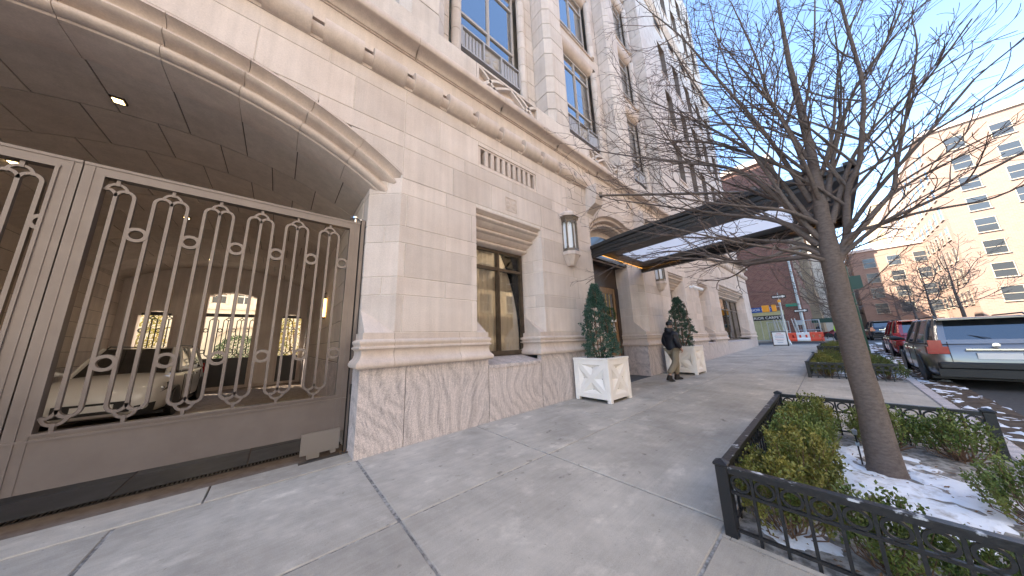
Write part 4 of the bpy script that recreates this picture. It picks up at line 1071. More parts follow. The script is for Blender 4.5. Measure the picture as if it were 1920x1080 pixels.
# ============================================================ PLANTERS and cone shrubs
def planter_box(x0, x1, y0, y1, zb, h, label):
    cx_, cy_ = (x0+x1)/2, (y0+y1)/2
    t = thing('planter_box', (cx_, cy_, zb), label, 'planter', 'white planters at the entrance')
    post = .10; foot = .07; d = .035
    for px, py in ((x0, y0), (x1-post, y0), (x0, y1-post), (x1-post, y1-post)):
        b = MB(); b.bbox(px, px+post, py, py+post, zb, zb+h-.045, .006); b.build('corner_post', 'planter_white', t)
    def face(o, u, w_, n_):
        # framed X panel: rails, diagonal braces and four sunk pyramids
        o = Vector(o); u = Vector(u); n_ = Vector(n_); z0, z1 = zb+foot, zb+h-.045; wd = w_-2*post
        def P(a, zz, dep): return o+u*(post+a)+Vector((0, 0, zz))-n_*dep
        def slab(poly, d0, d1, name):
            b = MB(); N = len(poly); vs = [P(a, zz, d0) for a, zz in poly]+[P(a, zz, d1) for a, zz in poly]
            b.add(vs, [tuple(range(N)), tuple(range(N, 2*N))[::-1]]+[(k, (k+1) % N, (k+1) % N+N, k+N) for k in range(N)]); b.build(name, 'planter_white', t)
        rl = .105; a0, a1, b0, b1 = .035, wd-.035, z0+rl, z1-rl
        slab([(0, z0), (wd, z0), (wd, z0+rl), (0, z0+rl)], .004, .04, 'rail'); slab([(0, z1-rl), (wd, z1-rl), (wd, z1), (0, z1)], .004, .04, 'rail')
        slab([(0, b0), (a0, b0), (a0, b1), (0, b1)], .004, .04, 'rail'); slab([(a1, b0), (wd, b0), (wd, b1), (a1, b1)], .004, .04, 'rail')
        k = .062
        dx, dz = a1-a0, b1-b0; L = math.hypot(dx, dz); nx, nz_ = -dz/L*k, dx/L*k
        slab([(a0+nx*0+0, b0), (a0+k*1.2, b0), (a1, b1-k*1.2), (a1, b1), (a1-k*1.2, b1), (a0, b0+k*1.2)], .008, .04, 'brace')
        slab([(a1, b0), (a1, b0+k*1.2), (a0+k*1.2, b1), (a0, b1), (a0, b1-k*1.2), (a1-k*1.2, b0)], .010, .04, 'brace')
        cxp, czp = (a0+a1)/2, (b0+b1)/2; e = k*1.2
        tris = [[(a0+e, b0), (a1-e, b0), (cxp, czp-e*.95)], [(a0+e, b1), (a1-e, b1), (cxp, czp+e*.95)], [(a0, b0+e), (a0, b1-e), (cxp-e*.95, czp)], [(a1, b0+e), (a1, b1-e), (cxp+e*.95, czp)]]
        for tr in tris:
            b = MB(); ctr = (sum(p[0] for p in tr)/3, sum(p[1] for p in tr)/3)
            vs = [P(a, zz, .012) for a, zz in tr]+[P(*ctr, .085)]; b.add(vs, [(0,1,3),(1,2,3),(2,0,3)]); b.build('sunk_panel', 'planter_white', t)
    W, D = x1-x0, y1-y0
    face((x0, y0, 0), (1,0,0), W, (0,-1,0)); face((x1, y0, 0), (0,1,0), D, (1,0,0)); face((x0, y1, 0), (0,-1,0), D, (-1,0,0)); face((x1, y1, 0), (-1,0,0), W, (0,1,0))
    b = MB(); zt = zb+h
    for q in ((x0-.012, x1+.012, y0-.012, y0+.10), (x0-.012, x1+.012, y1-.10, y1+.012), (x0-.012, x0+.10, y0+.10, y1-.10), (x1-.10, x1+.012, y0+.10, y1-.10)): b.bbox(q[0], q[1], q[2], q[3], zt-.044, zt, .006)
    b.build('rim', 'planter_white', t)
    b = MB(); b.box(x0+.08, x1-.08, y0+.08, y1-.08, zb+foot, zb+h-.09); b.build('soil_fill', 'soil', t)
    return t
planter_box(5.68, 6.63, -1.04, -.10, g(6.1), .97, 'white wooden planter box with X braces, nearer one left of the doorway')
planter_box(11.08, 12.08, -1.18, -.20, g(11.6), .97, 'white wooden planter box with X braces, farther one behind the walking person')

def leaf_mesh(b, p, d, up, L, W):
    # a small folded leaf: two quads
    d = d.normalized(); s_ = d.cross(up)
    if s_.length < 1e-3: s_ = d.orthogonal()
    s_ = s_.normalized()*W/2; n_ = s_.cross(d).normalized()*W*.18; m_ = p+d*L*.5
    b.add([p, m_+s_+n_, p+d*L, m_-s_+n_, m_], [(0, 4, 2, 1), (0, 3, 2, 4)])
def rand_dir(r_): 
    while True:
        v = Vector((r_.uniform(-1,1), r_.uniform(-1,1), r_.uniform(-1,1)))
        if .05 < v.length < 1: return v.normalized()
def cone_shrub(seed, h, rw, nl, lab, loc, lm='holly'):
    r_ = random.Random(seed); t = thing('cone_shrub', loc, lab, 'shrub', 'clipped evergreen shrubs at the entrance')
    b = MB(); st = MB(); ox, oy, oz = loc; O = Vector(loc)
    for k in range(9):
        a = 2*math.pi*k/9+r_.uniform(-.3, .3); rr_ = rw*r_.uniform(.3, .75)
        pts = [O+Vector((.05*math.cos(a), .05*math.sin(a), 0))]
        for i in range(1, 7):
            tt = i/6; rad = .05+rr_*math.sin(min(tt*1.4, 1)*math.pi/2)*(1-.75*max(0, tt-.35)); pts.append(O+Vector((rad*math.cos(a+.15*i*r_.uniform(-1,1)), rad*math.sin(a), h*.92*tt*r_.uniform(.9, 1))))
        st.tube(pts, [.016-.011*i/6 for i in range(7)], 5)
    st.build('stem', 'stem_wood', t)
    # sprays of leaves gathered in clumps, so that gaps stay between them
    nc = nl//26
    for c_ in range(nc):
        while True:
            u = r_.random()**.85; z = u
            prof = (1-z)**.72*(.55+.45*min(1, z/.16))*rw*1.02+.03
            a = r_.uniform(0, 2*math.pi)
            nzv = noise.noise(Vector((math.cos(a)*1.7+seed, math.sin(a)*1.7, z*5)))
            rad = prof*(1+.55*nzv)*math.sqrt(r_.uniform(.35, 1))
            if noise.noise(Vector((math.cos(a)*2.6, math.sin(a)*2.6+seed, z*7+3))) > -.32: break
        c0 = O+Vector((rad*math.cos(a), rad*math.sin(a), .04+z*h*.96)); outd = Vector((math.cos(a), math.sin(a), .75)).normalized()
        for q in range(26):
            p = c0+rand_dir(r_)*r_.uniform(.0, .062); d = (outd*.8+rand_dir(r_)).normalized(); leaf_mesh(b, p, d, rand_dir(r_), r_.uniform(.034, .052), r_.uniform(.020, .030))
    b.build('foliage', lm, t, kind='stuff'); return t
cone_shrub(11, 1.95, .46, 15000, 'clipped dark green cone shrub in the nearer white planter', (6.15, -.57, g(6)+.88))
cone_shrub(23, 1.95, .50, 13000, 'clipped dark green cone shrub in the farther planter, behind the person', (11.62, -.68, g(11.6)+.88))
fb = thing('flower_bunch', (12.25, -.95, g(12.2)), 'small bunch of yellow flowers beside the farther planter', 'flowers')
b = MB(); r_ = random.Random(5)
for k in range(26): leaf_mesh(b, Vector((12.28+r_.uniform(-.12,.12), -.95+r_.uniform(-.12,.12), g(12.2)+.66+r_.uniform(-.06,.06))), rand_dir(r_), rand_dir(r_), .07, .05)
b.build('bloom', 'flower', fb)
b = MB(); b.tube([(12.28, -.95, g(12.2)), (12.28, -.95, g(12.2)+.62)], .012, 6); b.lathe([(0, 0), (.10, 0), (.13, .22), (0, .22)], (12.28, -.95, g(12.2)), 12); b.build('pot', 'sign_white', fb)
# wreath on the oak door
wr = thing('door_wreath', (9.42, .88, 2.3), 'evergreen wreath with pale ribbon hanging on the oak door', 'wreath')
b = MB(); r_ = random.Random(9)
for k in range(900):
    a = r_.uniform(0, 2*math.pi); p = Vector((9.42+.26*math.cos(a), .86, 2.35+.26*math.sin(a)))+rand_dir(r_)*r_.uniform(0, .075); p.y = min(p.y, .90); leaf_mesh(b, p, rand_dir(r_), rand_dir(r_), .05, .02)
b.build('greenery', 'leaf_dark', wr)
b = MB()
for s_ in (-1, 1): b.add([(9.42, .78, 2.1), (9.42+s_*.16, .76, 2.2), (9.42+s_*.18, .78, 2.08), (9.42+s_*.1, .78, 1.72), (9.42+s_*.04, .77, 1.74)], [(0,1,2),(0,3,4)])
b.build('ribbon', 'ribbon', wr)
# security cameras on the wall beyond the planter
for k, (x, lab) in enumerate(((15.9, 'left of two small white security cameras on the limestone pier'), (16.7, 'right of two small white security cameras on the limestone pier'))):
    t = thing('security_camera', (x, -.02, 3.95), lab, 'camera', 'white security cameras')
    b = MB(); b.lathe([(0, 0), (.08, 0), (.08, -.05), (0, -.05)], (x, -.0, 3.95), 12, 'y'); b.tube([(x, -.05, 3.95), (x, -.16, 3.93)], .025, 8); b.build('mount', 'sign_white', t)
    b = MB(); b.tube([(x-.04, -.14, 3.95), (x+.16, -.30, 3.84)], [.075, .075], 10); b.build('body', 'sign_white', t, smooth=.8)
    b = MB(); b.tube([(x+.161, -.301, 3.839), (x+.168, -.306, 3.836)], .055, 10); b.build('lens', 'sign_black', t)
# ============================================================ TREE BEDS: kerb fence, soil, snow, boxwood, trees
def iron_fence(corner_pts, h, lab, closed_posts, name='bed_fence', rings=True):
    x0, y0 = corner_pts[0]; t = thing(name, (x0, y0, g(x0)), lab, 'fence', 'low iron fences round the planting beds')
    pm = MB(); pm.bbox(-.038, .038, -.038, .038, -.05, h, .004); pm.bbox(-.048, .048, -.048, .048, h, h+.022, .006); pm.add([(-.044,-.044,h+.022),(.044,-.044,h+.022),(.044,.044,h+.022),(-.044,.044,h+.022),(0,0,h+.045)], [(0,1,4),(1,2,4),(2,3,4),(3,0,4)])
    pme = pm.mesh('post', 'iron')
    for (x, y) in closed_posts: inst(pme, 'post', t, (x, y, g(x)))
    rm_ = None; hs = h-.05
    rmb = MB(); rmb.stroke([(.050*math.cos(R(a)), .050*math.sin(R(a))) for a in range(0, 360, 20)], .016, -.009, .009, True); rme = rmb.mesh('ring', 'iron', .9)
    bmb = MB(); bmb.box(-.009, .009, -.009, .009, -.03, hs); bme = bmb.mesh('baluster', 'iron')
    for (ax, ay), (bx, by) in zip(corner_pts, corner_pts[1:]):
        A = Vector((ax, ay, g(ax))); B_ = Vector((bx, by, g(bx))); d = B_-A; L = d.length; u = d.normalized(); ang = math.atan2(d.y, d.x); nrm = Vector((-u.y, u.x, 0))
        def bar(z0, z1, wd, m, nm):
            b = MB(); vs = []
            for P in (A+u*.03, B_-u*.03):
                for s_, zz in ((-1, z0), (1, z0), (1, z1), (-1, z1)): vs.append(P+nrm*wd/2*s_+Vector((0, 0, zz)))
            b.add(vs, [(3,2,1,0),(4,5,6,7)]+[(i, (i+1) % 4, (i+1) % 4+4, i+4) for i in range(4)]); b.build(nm, m, t)
        bar(h-.045, h-.010, .046, 'iron', 'top_rail'); bar(h-.009, h+.002, .056, 'iron_worn', 'rail_cap'); bar(h-.185, h-.165, .022, 'iron', 'mid_rail'); bar(.035, .055, .022, 'iron', 'bottom_rail')
        n = max(1, round((L-.06)/.133)); st = (L-.06)/n
        for k in range(n):
            P = A+u*(.03+st*(k+.5)); inst(rme, 'ring', t, P+Vector((0, 0, h-.105)), (0, 0, ang))
            if k: P = A+u*(.03+st*k); inst(bme, 'baluster', t, P, (0, 0, ang))
    return t
def bed_ground(x0, x1, y0, y1, seed, snow_fn):
    nx, ny = int((x1-x0)/.05), int((y1-y0)/.05); sb = MB(); nb = MB()
    def hgt(x, y): return g(x)-.03+.025*noise.noise(Vector((x*3, y*3, seed)))+.02*noise.noise(Vector((x*9, y*9, seed+4)))
    sv = []; nv = []
    for i in range(nx+1):
        for j in range(ny+1):
            x = x0+(x1-x0)*i/nx; y = y0+(y1-y0)*j/ny; z = hgt(x, y); sv.append((x, y, z))
            s_ = snow_fn(x, y)+.45*noise.noise(Vector((x*2.2, y*2.2, seed+9)))+.42*noise.noise(Vector((x*6, y*6, seed+1)))+.32*noise.noise(Vector((x*16, y*16, seed+2)))
            nv.append((x, y, z-.03+min(.07, max(-.06, s_*.10+.025))+.012*noise.noise(Vector((x*14, y*14, 5)))+.006*noise.noise(Vector((x*31, y*31, 8)))))
    fs = [(i*(ny+1)+j, (i+1)*(ny+1)+j, (i+1)*(ny+1)+j+1, i*(ny+1)+j+1) for i in range(nx) for j in range(ny)]
    sb.add(sv, fs); struct(sb.build('bed_soil', 'soil', None, smooth=2)); nb.add(nv, fs)
    o = nb.build('snow', 'snow', None, smooth=2); o['kind'] = 'stuff'; return o
def mound(x, y, cx_, cy_, rx, ry): return 1-((x-cx_)/rx)**2-((y-cy_)/ry)**2
o = bed_ground(2.70, 6.18, -5.45, -3.70, 1, lambda x, y: max(mound(x, y, 4.6, -4.55, 1.5, .75), mound(x, y, 3.05, -4.0, .35, .28)*.8, mound(x, y, 3.15, -4.9, .5, .4)*.7)-.33-.9*max(0, 1-math.hypot(x-4.88, y+4.55)/.28))
tag(o, 'patchy melting snow around the foot of the near street tree', 'snow')
o = bed_ground(12.14, 16.58, -5.45, -3.70, 21, lambda x, y: mound(x, y, 14.5, -4.9, 2.0, .9)-.2); tag(o, 'patches of snow among the boxwood in the middle bed', 'snow')
o = bed_ground(21.54, 25.98, -5.45, -3.70, 31, lambda x, y: mound(x, y, 24, -5.0, 2.0, .9)-.1); tag(o, 'snow patches in the farthest planting bed', 'snow')
o = bed_ground(6.3, 33, -6.15, -5.64, 41, lambda x, y: -.12); tag(o, 'thin line of dirty snow along the kerb by the parked cars', 'snow')
for (x0, x1) in BEDS:   # thin concrete edge round each bed
    b = MB()
    for q in ((x0, x1, -3.695, -3.645), (x0, x0+.05, -5.45, -3.70), (x1-.05, x1, -5.45, -3.70)): b.box(q[0]+.003, q[1]-.003, q[2], q[3], -.12, -.004, slope=True)
    struct(b.build('bed_edge', 'concrete'))
iron_fence([(2.73, -5.40), (2.73, -3.70), (6.12, -3.70), (6.12, -5.40)], .47, 'black iron ring-pattern fence around the nearest tree bed', [(2.73, -3.70), (6.12, -3.70), (2.73, -5.40), (6.12, -5.40)])
iron_fence([(12.25, -5.40), (12.25, -3.75), (16.5, -3.75), (16.5, -5.40)], .43, 'black iron fence around the second bed, beyond the paved gap', [(12.25, -3.75), (16.5, -3.75)])
iron_fence([(21.6, -5.40), (21.6, -3.75), (25.9, -3.75), (25.9, -5.40)], .43, 'black iron fence around the third, farthest bed', [(21.6, -3.75), (25.9, -3.75)])
# boxwood prototypes
def box_proto(seed, m, nl, h=.46, rw=.30):
    r_ = random.Random(seed); b = MB(); st = MB()
    tips = []
    for k in range(46):
        a = r_.uniform(0, 2*math.pi); rad = rw*math.sqrt(r_.random())*.95; top = h*(.62+.45*r_.random())*(1-.35*(rad/rw)**2)
        p0 = Vector((r_.uniform(-.05,.05), r_.uniform(-.05,.05), -.03)); p2 = Vector((rad*math.cos(a), rad*math.sin(a), top)); p1 = p0.lerp(p2, .45)+Vector((rad*.25*math.cos(a), rad*.25*math.sin(a), -.04))
        st.tube([p0, p1, p2], [.006, .0045, .002], 4, cap=False); tips.append((p1, p2))
    per = nl//46
    for p1, p2 in tips:
        ax = (p2-p1).normalized()
        for q in range(per):
            t_ = r_.random()**.7; p = p1.lerp(p2, .1+1.0*t_)+rand_dir(r_)*r_.uniform(.0, .05)
            d = (ax*.7+rand_dir(r_)*.9+Vector((0,0,.25))).normalized(); leaf_mesh(b, p, d, rand_dir(r_), r_.uniform(.022, .036), r_.uniform(.014, .022))
    return b.mesh('foliage', m), st.mesh('stem', 'stem_wood')
PR = [box_proto(3, 'boxwood', 3900, .50, .31), box_proto(4, 'boxwood', 3900, .52, .32), box_proto(5, 'boxwood_green', 3000, .44), box_proto(6, 'boxwood_green', 3600, .50, .31)]
bn = [0]
def boxwood(x, y, k, s_, lab):
    t = thing('boxwood_shrub', (x, y, g(x)-.02), lab, 'shrub', 'boxwood shrubs in the planting beds')
    t.scale = (s_, s_, s_*rnd.uniform(.92, 1.08)); t.rotation_euler.z = rnd.uniform(0, 6.28)
    for me, nm in zip(PR[k], ('foliage', 'stem')):
        o = bpy.data.objects.new(nm, me); C.objects.link(o); o.parent = t
NB1 = [(3.02,-3.98,0,1.0,'yellowish boxwood in the corner behind the near fence post'), (3.50,-4.0,1,1.02,'bronze tinged boxwood, second in the row along the near fence'), (3.98,-4.0,0,1.0,'yellowish boxwood, third in the row along the near fence'), (4.48,-3.98,3,.95,'green boxwood, fourth in the row along the near fence'), (5.0,-3.98,1,.98,'boxwood, fifth in the row along the near fence'), (5.5,-3.98,3,.95,'boxwood, last but one in the row along the near fence'), (5.86,-4.02,1,.92,'boxwood at the far inner corner of the near bed'),
       (3.05,-4.42,2,.95,'loose green boxwood behind the ringed front fence'), (3.12,-4.80,2,.72,'low sparse boxwood further along the ringed front fence'), (3.05,-5.15,3,.95,'boxwood at the street end of the ringed front fence'), (5.85,-4.62,3,1.05,'boxwood left of the trunk at the back of the near bed'), (5.82,-5.12,2,1.05,'boxwood right of the trunk at the back of the near bed'), (4.4,-5.2,3,.9,'boxwood on the street side of the near bed')]
for q in NB1: boxwood(*q)
for i, (x, y) in enumerate(((12.6,-4.1),(12.62,-4.7),(12.65,-5.2),(13.3,-4.1),(13.9,-4.1),(14.0,-5.1),(14.6,-4.15),(15.2,-4.1),(15.3,-5.0),(15.9,-4.15),(16.2,-4.8))):
    boxwood(x, y, (i*3+1) % 4, 1.12, ['front left', 'front middle', 'front right', 'second along the walk side', 'third along the walk side', 'middle street side', 'fourth along the walk side', 'fifth along the walk side', 'rear street side', 'rear walk side', 'rear middle'][i]+' boxwood in the second planting bed')
for i, (x, y) in enumerate(((21.95,-4.15),(21.95,-4.8),(22.8,-4.2),(23.8,-4.2),(24.9,-4.3))):
    boxwood(x, y, i % 4, 1.2, ['front walk-side', 'front street-side', 'second', 'third', 'last'][i]+' boxwood in the third, farthest bed')
# dead leaves on the soil and by the gate pier
lm = MB(); r_ = random.Random(77)
for k in range(420):
    x, y = r_.uniform(2.8, 6.0), r_.uniform(-5.3, -3.75)
    leaf_mesh(lm, Vector((x, y, g(x)-.005+r_.uniform(0, .012))), Vector((r_.uniform(-1,1), r_.uniform(-1,1), .1)), Vector((0,0,1)), r_.uniform(.02, .045), r_.uniform(.012, .025))
o = lm.build('leaf_litter', 'dead_leaf'); o['kind'] = 'stuff'; tag(o, 'brown dead leaves scattered on the soil of the near bed', 'leaves')
lm = MB()
for k in range(26):
    x, y = .93+r_.uniform(-.10, .03), .38+r_.uniform(-.1, .08); leaf_mesh(lm, Vector((x, y, g(x)+.006+r_.uniform(0, .02))), Vector((r_.uniform(-1,1), r_.uniform(-1,1), .4)), Vector((0,0,1)), .035, .02)
o = lm.build('leaf_litter', 'dead_leaf'); o['kind'] = 'stuff'; tag(o, 'little pile of dry leaves at the foot of the gate pier', 'leaves')
# stake light by the trunk
sl_ = thing('garden_stake', (5.0, -4.40, g(5)), 'thin black garden stake light standing in the snow beside the trunk', 'stake')
b = MB(); b.tube([(5.0, -4.40, g(5)-.05), (5.0, -4.40, g(5)+.30)], .007, 6); b.build('rod', 'iron', sl_)
b = MB(); b.lathe([(0, 0), (.016, 0), (.022, .05), (.010, .055), (0, .055)], (5.0, -4.40, g(5)+.29), 8); b.box(4.985, 5.015, -4.415, -4.385, g(5)+.18, g(5)+.21); b.build('head', 'steel', sl_)

# ---------------- bare trees
def tree(loc, lab, trunk, limbs, seed, depth=3, dens=1.0, twm=.0042, nside=9, flare=True, tw_n=1.0, grp='street trees'):
    """trunk: [(pt, radius)] ; limbs: list of ([pts], r0); twigs are grown from the limbs"""
    r_ = random.Random(seed); t = thing('street_tree', loc, lab, 'tree', grp)
    tb = MB(); pts = [Vector(p) for p, _ in trunk]; rad = [q for _, q in trunk]
    P2 = []; R2 = []
    for i in range(len(pts)-1):
        for k in range(4):
            u = k/4; P2.append(pts[i].lerp(pts[i+1], u)); R2.append(rad[i]+(rad[i+1]-rad[i])*u)
    P2.append(pts[-1]); R2.append(rad[-1]); tb.tube(P2, R2, 16)
    # knobbly surface
    tb.v = [tuple(Vector(v)+Vector((noise.noise(Vector(v)*7), noise.noise(Vector(v)*7+Vector((9,0,0))), 0))*.006) for v in tb.v]
    tb.build('trunk', 'bark', t, smooth=2)
    lb = MB(); tg = MB()
    def smooth_path(P, n=5):
        out = []
        for i in range(len(P)-1):
            p0 = P[max(i-1, 0)]; p1 = P[i]; p2 = P[i+1]; p3 = P[min(i+2, len(P)-1)]
            for k in range(n):
                u = k/n; out.append(.5*((2*p1)+(p2-p0)*u+(2*p0-5*p1+4*p2-p3)*u*u+(3*p1-p0-3*p2+p3)*u**3))
        out.append(P[-1]); return out
    def grow(p, d, L, r0, lev):
        n = 6 if lev < 3 else 5; P = [p]; dd = d.normalized(); curl = rand_dir(r_)*.16; c2 = rand_dir(r_)*.12; step = L/n
        for i in range(n):
            dd = (dd+curl*math.cos(i*.9)+c2+rand_dir(r_)*.06+Vector((0, 0, .035))).normalized(); P.append(P[-1]+dd*step)
        r1 = max(r0*.40, twm*.5)
        rs = [r0+(r1-r0)*i/n for i in range(n+1)]
        (lb if r0 > .008 else tg).tube(P, rs, 6 if r0 > .008 else (4 if r0 > .005 else 3), cap=False)
        if lev >= depth+1: return
        m = int({1: 6, 2: 5, 3: 4, 4: 3}.get(lev, 3)*dens*tw_n+r_.random()); side = 1
        for k in range(m):
            u = .22+.74*(k+r_.random()*.7)/m; i = min(int(u*n), n-1); q = P[i].lerp(P[i+1], u*n-i); ax = (P[i+1]-P[i]).normalized()
            perp = ax.cross(Vector((0, 0, 1)) if abs(ax.z) < .9 else Vector((1, 0, 0))).normalized(); perp = perp*side+ax.cross(perp)*r_.uniform(-.7, .7); side = -side
            ang = R(r_.uniform(24, 46)); nd = ax*math.cos(ang)+perp.normalized()*math.sin(ang)
            LL = L*r_.uniform(.45, .75)*(1-.4*u)
            if LL > .12: grow(q, nd, LL, max(min(r0*.55, rs[i]*.65), twm*.55), lev+1)
    for P, r0 in limbs:
        P = smooth_path([Vector(p) for p in P]); n = len(P); L = sum((P[i+1]-P[i]).length for i in range(n-1)); r1 = max(r0*.28, .005)
        rs = [r0*(1-(i/(n-1))**.8)+r1*(i/(n-1))**.8 for i in range(n)]; lb.tube(P, rs, nside, cap=False)
        m = int(L*4.0*dens*tw_n)+2; side = 1
        for k in range(m):
            u = .26+.73*(k+r_.random()*.7)/m; i = min(int(u*(n-1)), n-2); q = P[i].lerp(P[i+1], u*(n-1)-i); ax = (P[i+1]-P[i]).normalized()
            perp = ax.cross(Vector((0, 0, 1)) if abs(ax.z) < .9 else Vector((1, 0, 0))).normalized(); perp = perp*side+ax.cross(perp)*r_.uniform(-.8, .8); side = -side
            ang = R(r_.uniform(24, 46)); nd = ax*math.cos(ang)+perp.normalized()*math.sin(ang)
            LL = min(2.0, L*.55)*r_.uniform(.5, 1.05)*(1-.40*u); grow(q, nd, LL, min(rs[i]*.55, .018), 2)
        grow(P[-1], P[-1]-P[-2], min(1.3, L*.42), r1, 2)
    lb.build('limb', 'bark', t, smooth=2); tg.build('twig', 'twig', t, kind='stuff')
    return t
TX = 4.88
trunk = [((TX,-4.545,-.02), .165), ((TX,-4.55,.10), .128), ((TX,-4.56,.60), .105), ((TX,-4.55,1.1), .098), ((TX,-4.55,1.74), .094), ((TX,-4.565,2.31), .088), ((TX,-4.59,2.91), .066), ((TX,-4.63,3.6), .047), ((TX,-4.65,4.39), .036), ((TX-.02,-4.66,5.06), .027), ((TX,-4.70,5.8), .018), ((TX+.05,-4.75,6.8), .010)]
X = TX
limbs = [
 ([(X,-4.60,2.25),(X+.02,-4.72,2.55),(X+.03,-4.77,2.84),(X,-4.84,3.14),(X-.05,-4.95,3.36),(X-.1,-5.04,3.75),(X-.1,-5.13,4.25),(X-.1,-5.16,5.2),(X-.1,-5.2,6.0)], .042),
 ([(X+.02,-4.70,2.46),(X+.2,-5.0,2.85),(X+.3,-5.15,3.05),(X+.35,-5.23,3.33),(X+.4,-5.4,3.9),(X+.4,-5.6,4.6)], .032),
 ([(X,-4.66,2.36),(X-.1,-4.96,2.60),(X-.2,-5.3,2.72),(X-.3,-5.8,2.95)], .026),
 ([(X,-4.72,2.60),(X-.25,-5.0,2.95),(X-.4,-5.25,3.2),(X-.5,-5.6,3.6)], .028),
 ([(X,-4.53,2.35),(X-.05,-4.34,2.53),(X-.1,-4.05,2.47),(X-.15,-3.75,2.47),(X-.2,-3.3,2.62),(X-.25,-2.9,2.75)], .030),
 ([(X,-4.53,2.42),(X+.15,-4.28,2.66),(X+.2,-3.95,2.80),(X+.25,-3.55,2.98),(X+.3,-3.1,3.15),(X+.3,-2.45,3.45)], .032),
 ([(X,-4.54,2.55),(X-.1,-4.37,2.98),(X-.1,-4.22,3.6),(X-.15,-4.05,4.2),(X-.2,-3.75,5.1),(X-.2,-3.5,6.2)], .030),
 ([(X,-4.57,2.80),(X+.3,-4.35,3.2),(X+.5,-4.05,3.6),(X+.6,-3.6,4.1),(X+.7,-3.1,4.7)], .026),
 ([(X,-4.57,2.75),(X-.25,-4.3,2.98),(X-.45,-3.9,3.15),(X-.6,-3.4,3.42),(X-.7,-2.85,3.75)], .026),
 ([(X,-4.60,3.0),(X-.3,-4.55,3.5),(X-.5,-4.45,4.1),(X-.6,-4.3,4.9)], .024),
 ([(X,-4.60,3.05),(X+.35,-4.75,3.45),(X+.6,-4.95,4.0),(X+.8,-5.1,4.8)], .026),
 ([(X,-4.62,3.35),(X-.1,-4.4,3.8),(X-.1,-4.2,4.4),(X-.1,-3.95,5.2)], .022),
 ([(X,-4.62,3.3),(X+.1,-4.85,3.8),(X+.1,-5.0,4.4),(X+.1,-5.1,5.3)], .022),
 ([(X,-4.64,3.9),(X+.3,-4.4,4.5),(X+.4,-4.1,5.3),(X+.4,-3.9,6.0)], .018),
 ([(X,-4.65,4.2),(X-.3,-4.85,4.8),(X-.4,-5.0,5.6)], .017),
 ([(X,-4.55,2.2),(X+.5,-4.6,2.5),(X+1.1,-4.5,2.85),(X+1.7,-4.4,3.4)], .030),
 ([(X,-4.56,2.6),(X+.5,-4.3,3.0),(X+1.0,-3.9,3.5),(X+1.4,-3.4,4.2)], .028),
 ([(X,-4.55,2.3),(X-.35,-4.25,2.45),(X-.8,-3.8,2.62),(X-1.1,-3.2,2.95)], .026),
]
for P_, r0_, dx_ in (([(-4.5,2.52),(-4.21,2.95),(-3.63,3.3),(-2.93,3.73),(-1.9,4.35)], .026, .1), ([(-4.5,2.66),(-4.01,3.72),(-3.41,4.23),(-2.61,4.8),(-1.7,5.5)], .024, -.1), ([(-4.5,2.8),(-4.2,3.87),(-3.77,4.69),(-3.26,5.48),(-2.78,6.23)], .022, .2), ([(-4.53,3.08),(-4.3,4.14),(-3.98,5.21),(-3.63,6.38),(-3.3,7.2)], .022, -.2), ([(-4.55,3.21),(-4.51,4.16),(-4.29,5.14),(-4.01,6.32)], .020, .1), ([(-4.6,3.64),(-4.42,4.57),(-4.38,5.33),(-4.28,6.33)], .018, -.15),
    ([(-4.52,3.45),(-4.16,3.98),(-3.68,4.56),(-3.03,5.1),(-2.5,5.7)], .020, .25), ([(-4.63,2.42),(-4.77,2.57),(-4.96,2.6),(-5.2,2.63),(-5.5,2.6)], .022, -.1), ([(-4.64,2.75),(-4.77,3.11),(-4.94,3.51),(-5.18,3.83),(-5.5,4.1)], .024, .1), ([(-4.65,3.02),(-4.78,3.53),(-4.99,4.13),(-5.2,4.55),(-5.5,4.9)], .022, .2), ([(-4.66,3.37),(-4.84,3.86),(-4.99,4.51),(-5.22,5.15)], .018, 0), ([(-4.48,2.40),(-4.03,2.44),(-3.75,2.47),(-3.47,2.65),(-2.83,2.93),(-2.2,2.95)], .024, .05)):
    nP = len(P_); limbs.append(([(X+dx_*(k/(nP-1))*1.6, y, z) for k, (y, z) in enumerate(P_)], r0_*1.35))
tree((TX,-4.545,g(TX)), 'bare street tree with a smooth trunk leaning over the near fenced bed', trunk, limbs, 5, depth=3, tw_n=.8, twm=.0052)
def auto_tree(x, y, h, lab, seed, depth=2, spread=2.6, rad=.12, dens=.75, twm=.008):
    r_ = random.Random(seed); z = g(x); tr = [((x, y, z-.05), rad*1.4), ((x, y, z+.25), rad), ((x+.03, y, z+h*.3), rad*.85), ((x, y+.05, z+h*.5), rad*.6), ((x, y, z+h*.75), rad*.3), ((x, y, z+h), rad*.1)]; L = []
    for k in range(11):
        a = k*2.4+r_.uniform(-.3, .3); z0 = z+h*(.28+.05*k); s_ = spread*(1-.05*k)*r_.uniform(.8, 1.1)
        L.append(([(x, y, z0), (x+s_*.35*math.cos(a), y+s_*.35*math.sin(a), z0+.25), (x+s_*.7*math.cos(a), y+s_*.7*math.sin(a), z0+.7+.1*k), (x+s_*math.cos(a+.2), y+s_*math.sin(a+.2), z0+1.3+.1*k)], rad*.32))
    return tree((x, y, z), lab, tr, L, seed, depth=depth, dens=dens, twm=twm, nside=6)
auto_tree(14.6, -4.7, 6.4, 'slender bare tree in the second bed, behind the near trunk', 31, 2, 2.4, .07, .8, .007)
auto_tree(23.6, -4.8, 6.5, 'bare tree in the third bed, seen low behind the near trunk', 33, 2, 2.4, .09, .6, .010)
auto_tree(52, -11.5, 7, 'bare tree across the street, right of the parked red car', 35, 2, 3.2, .13, .55, .02)
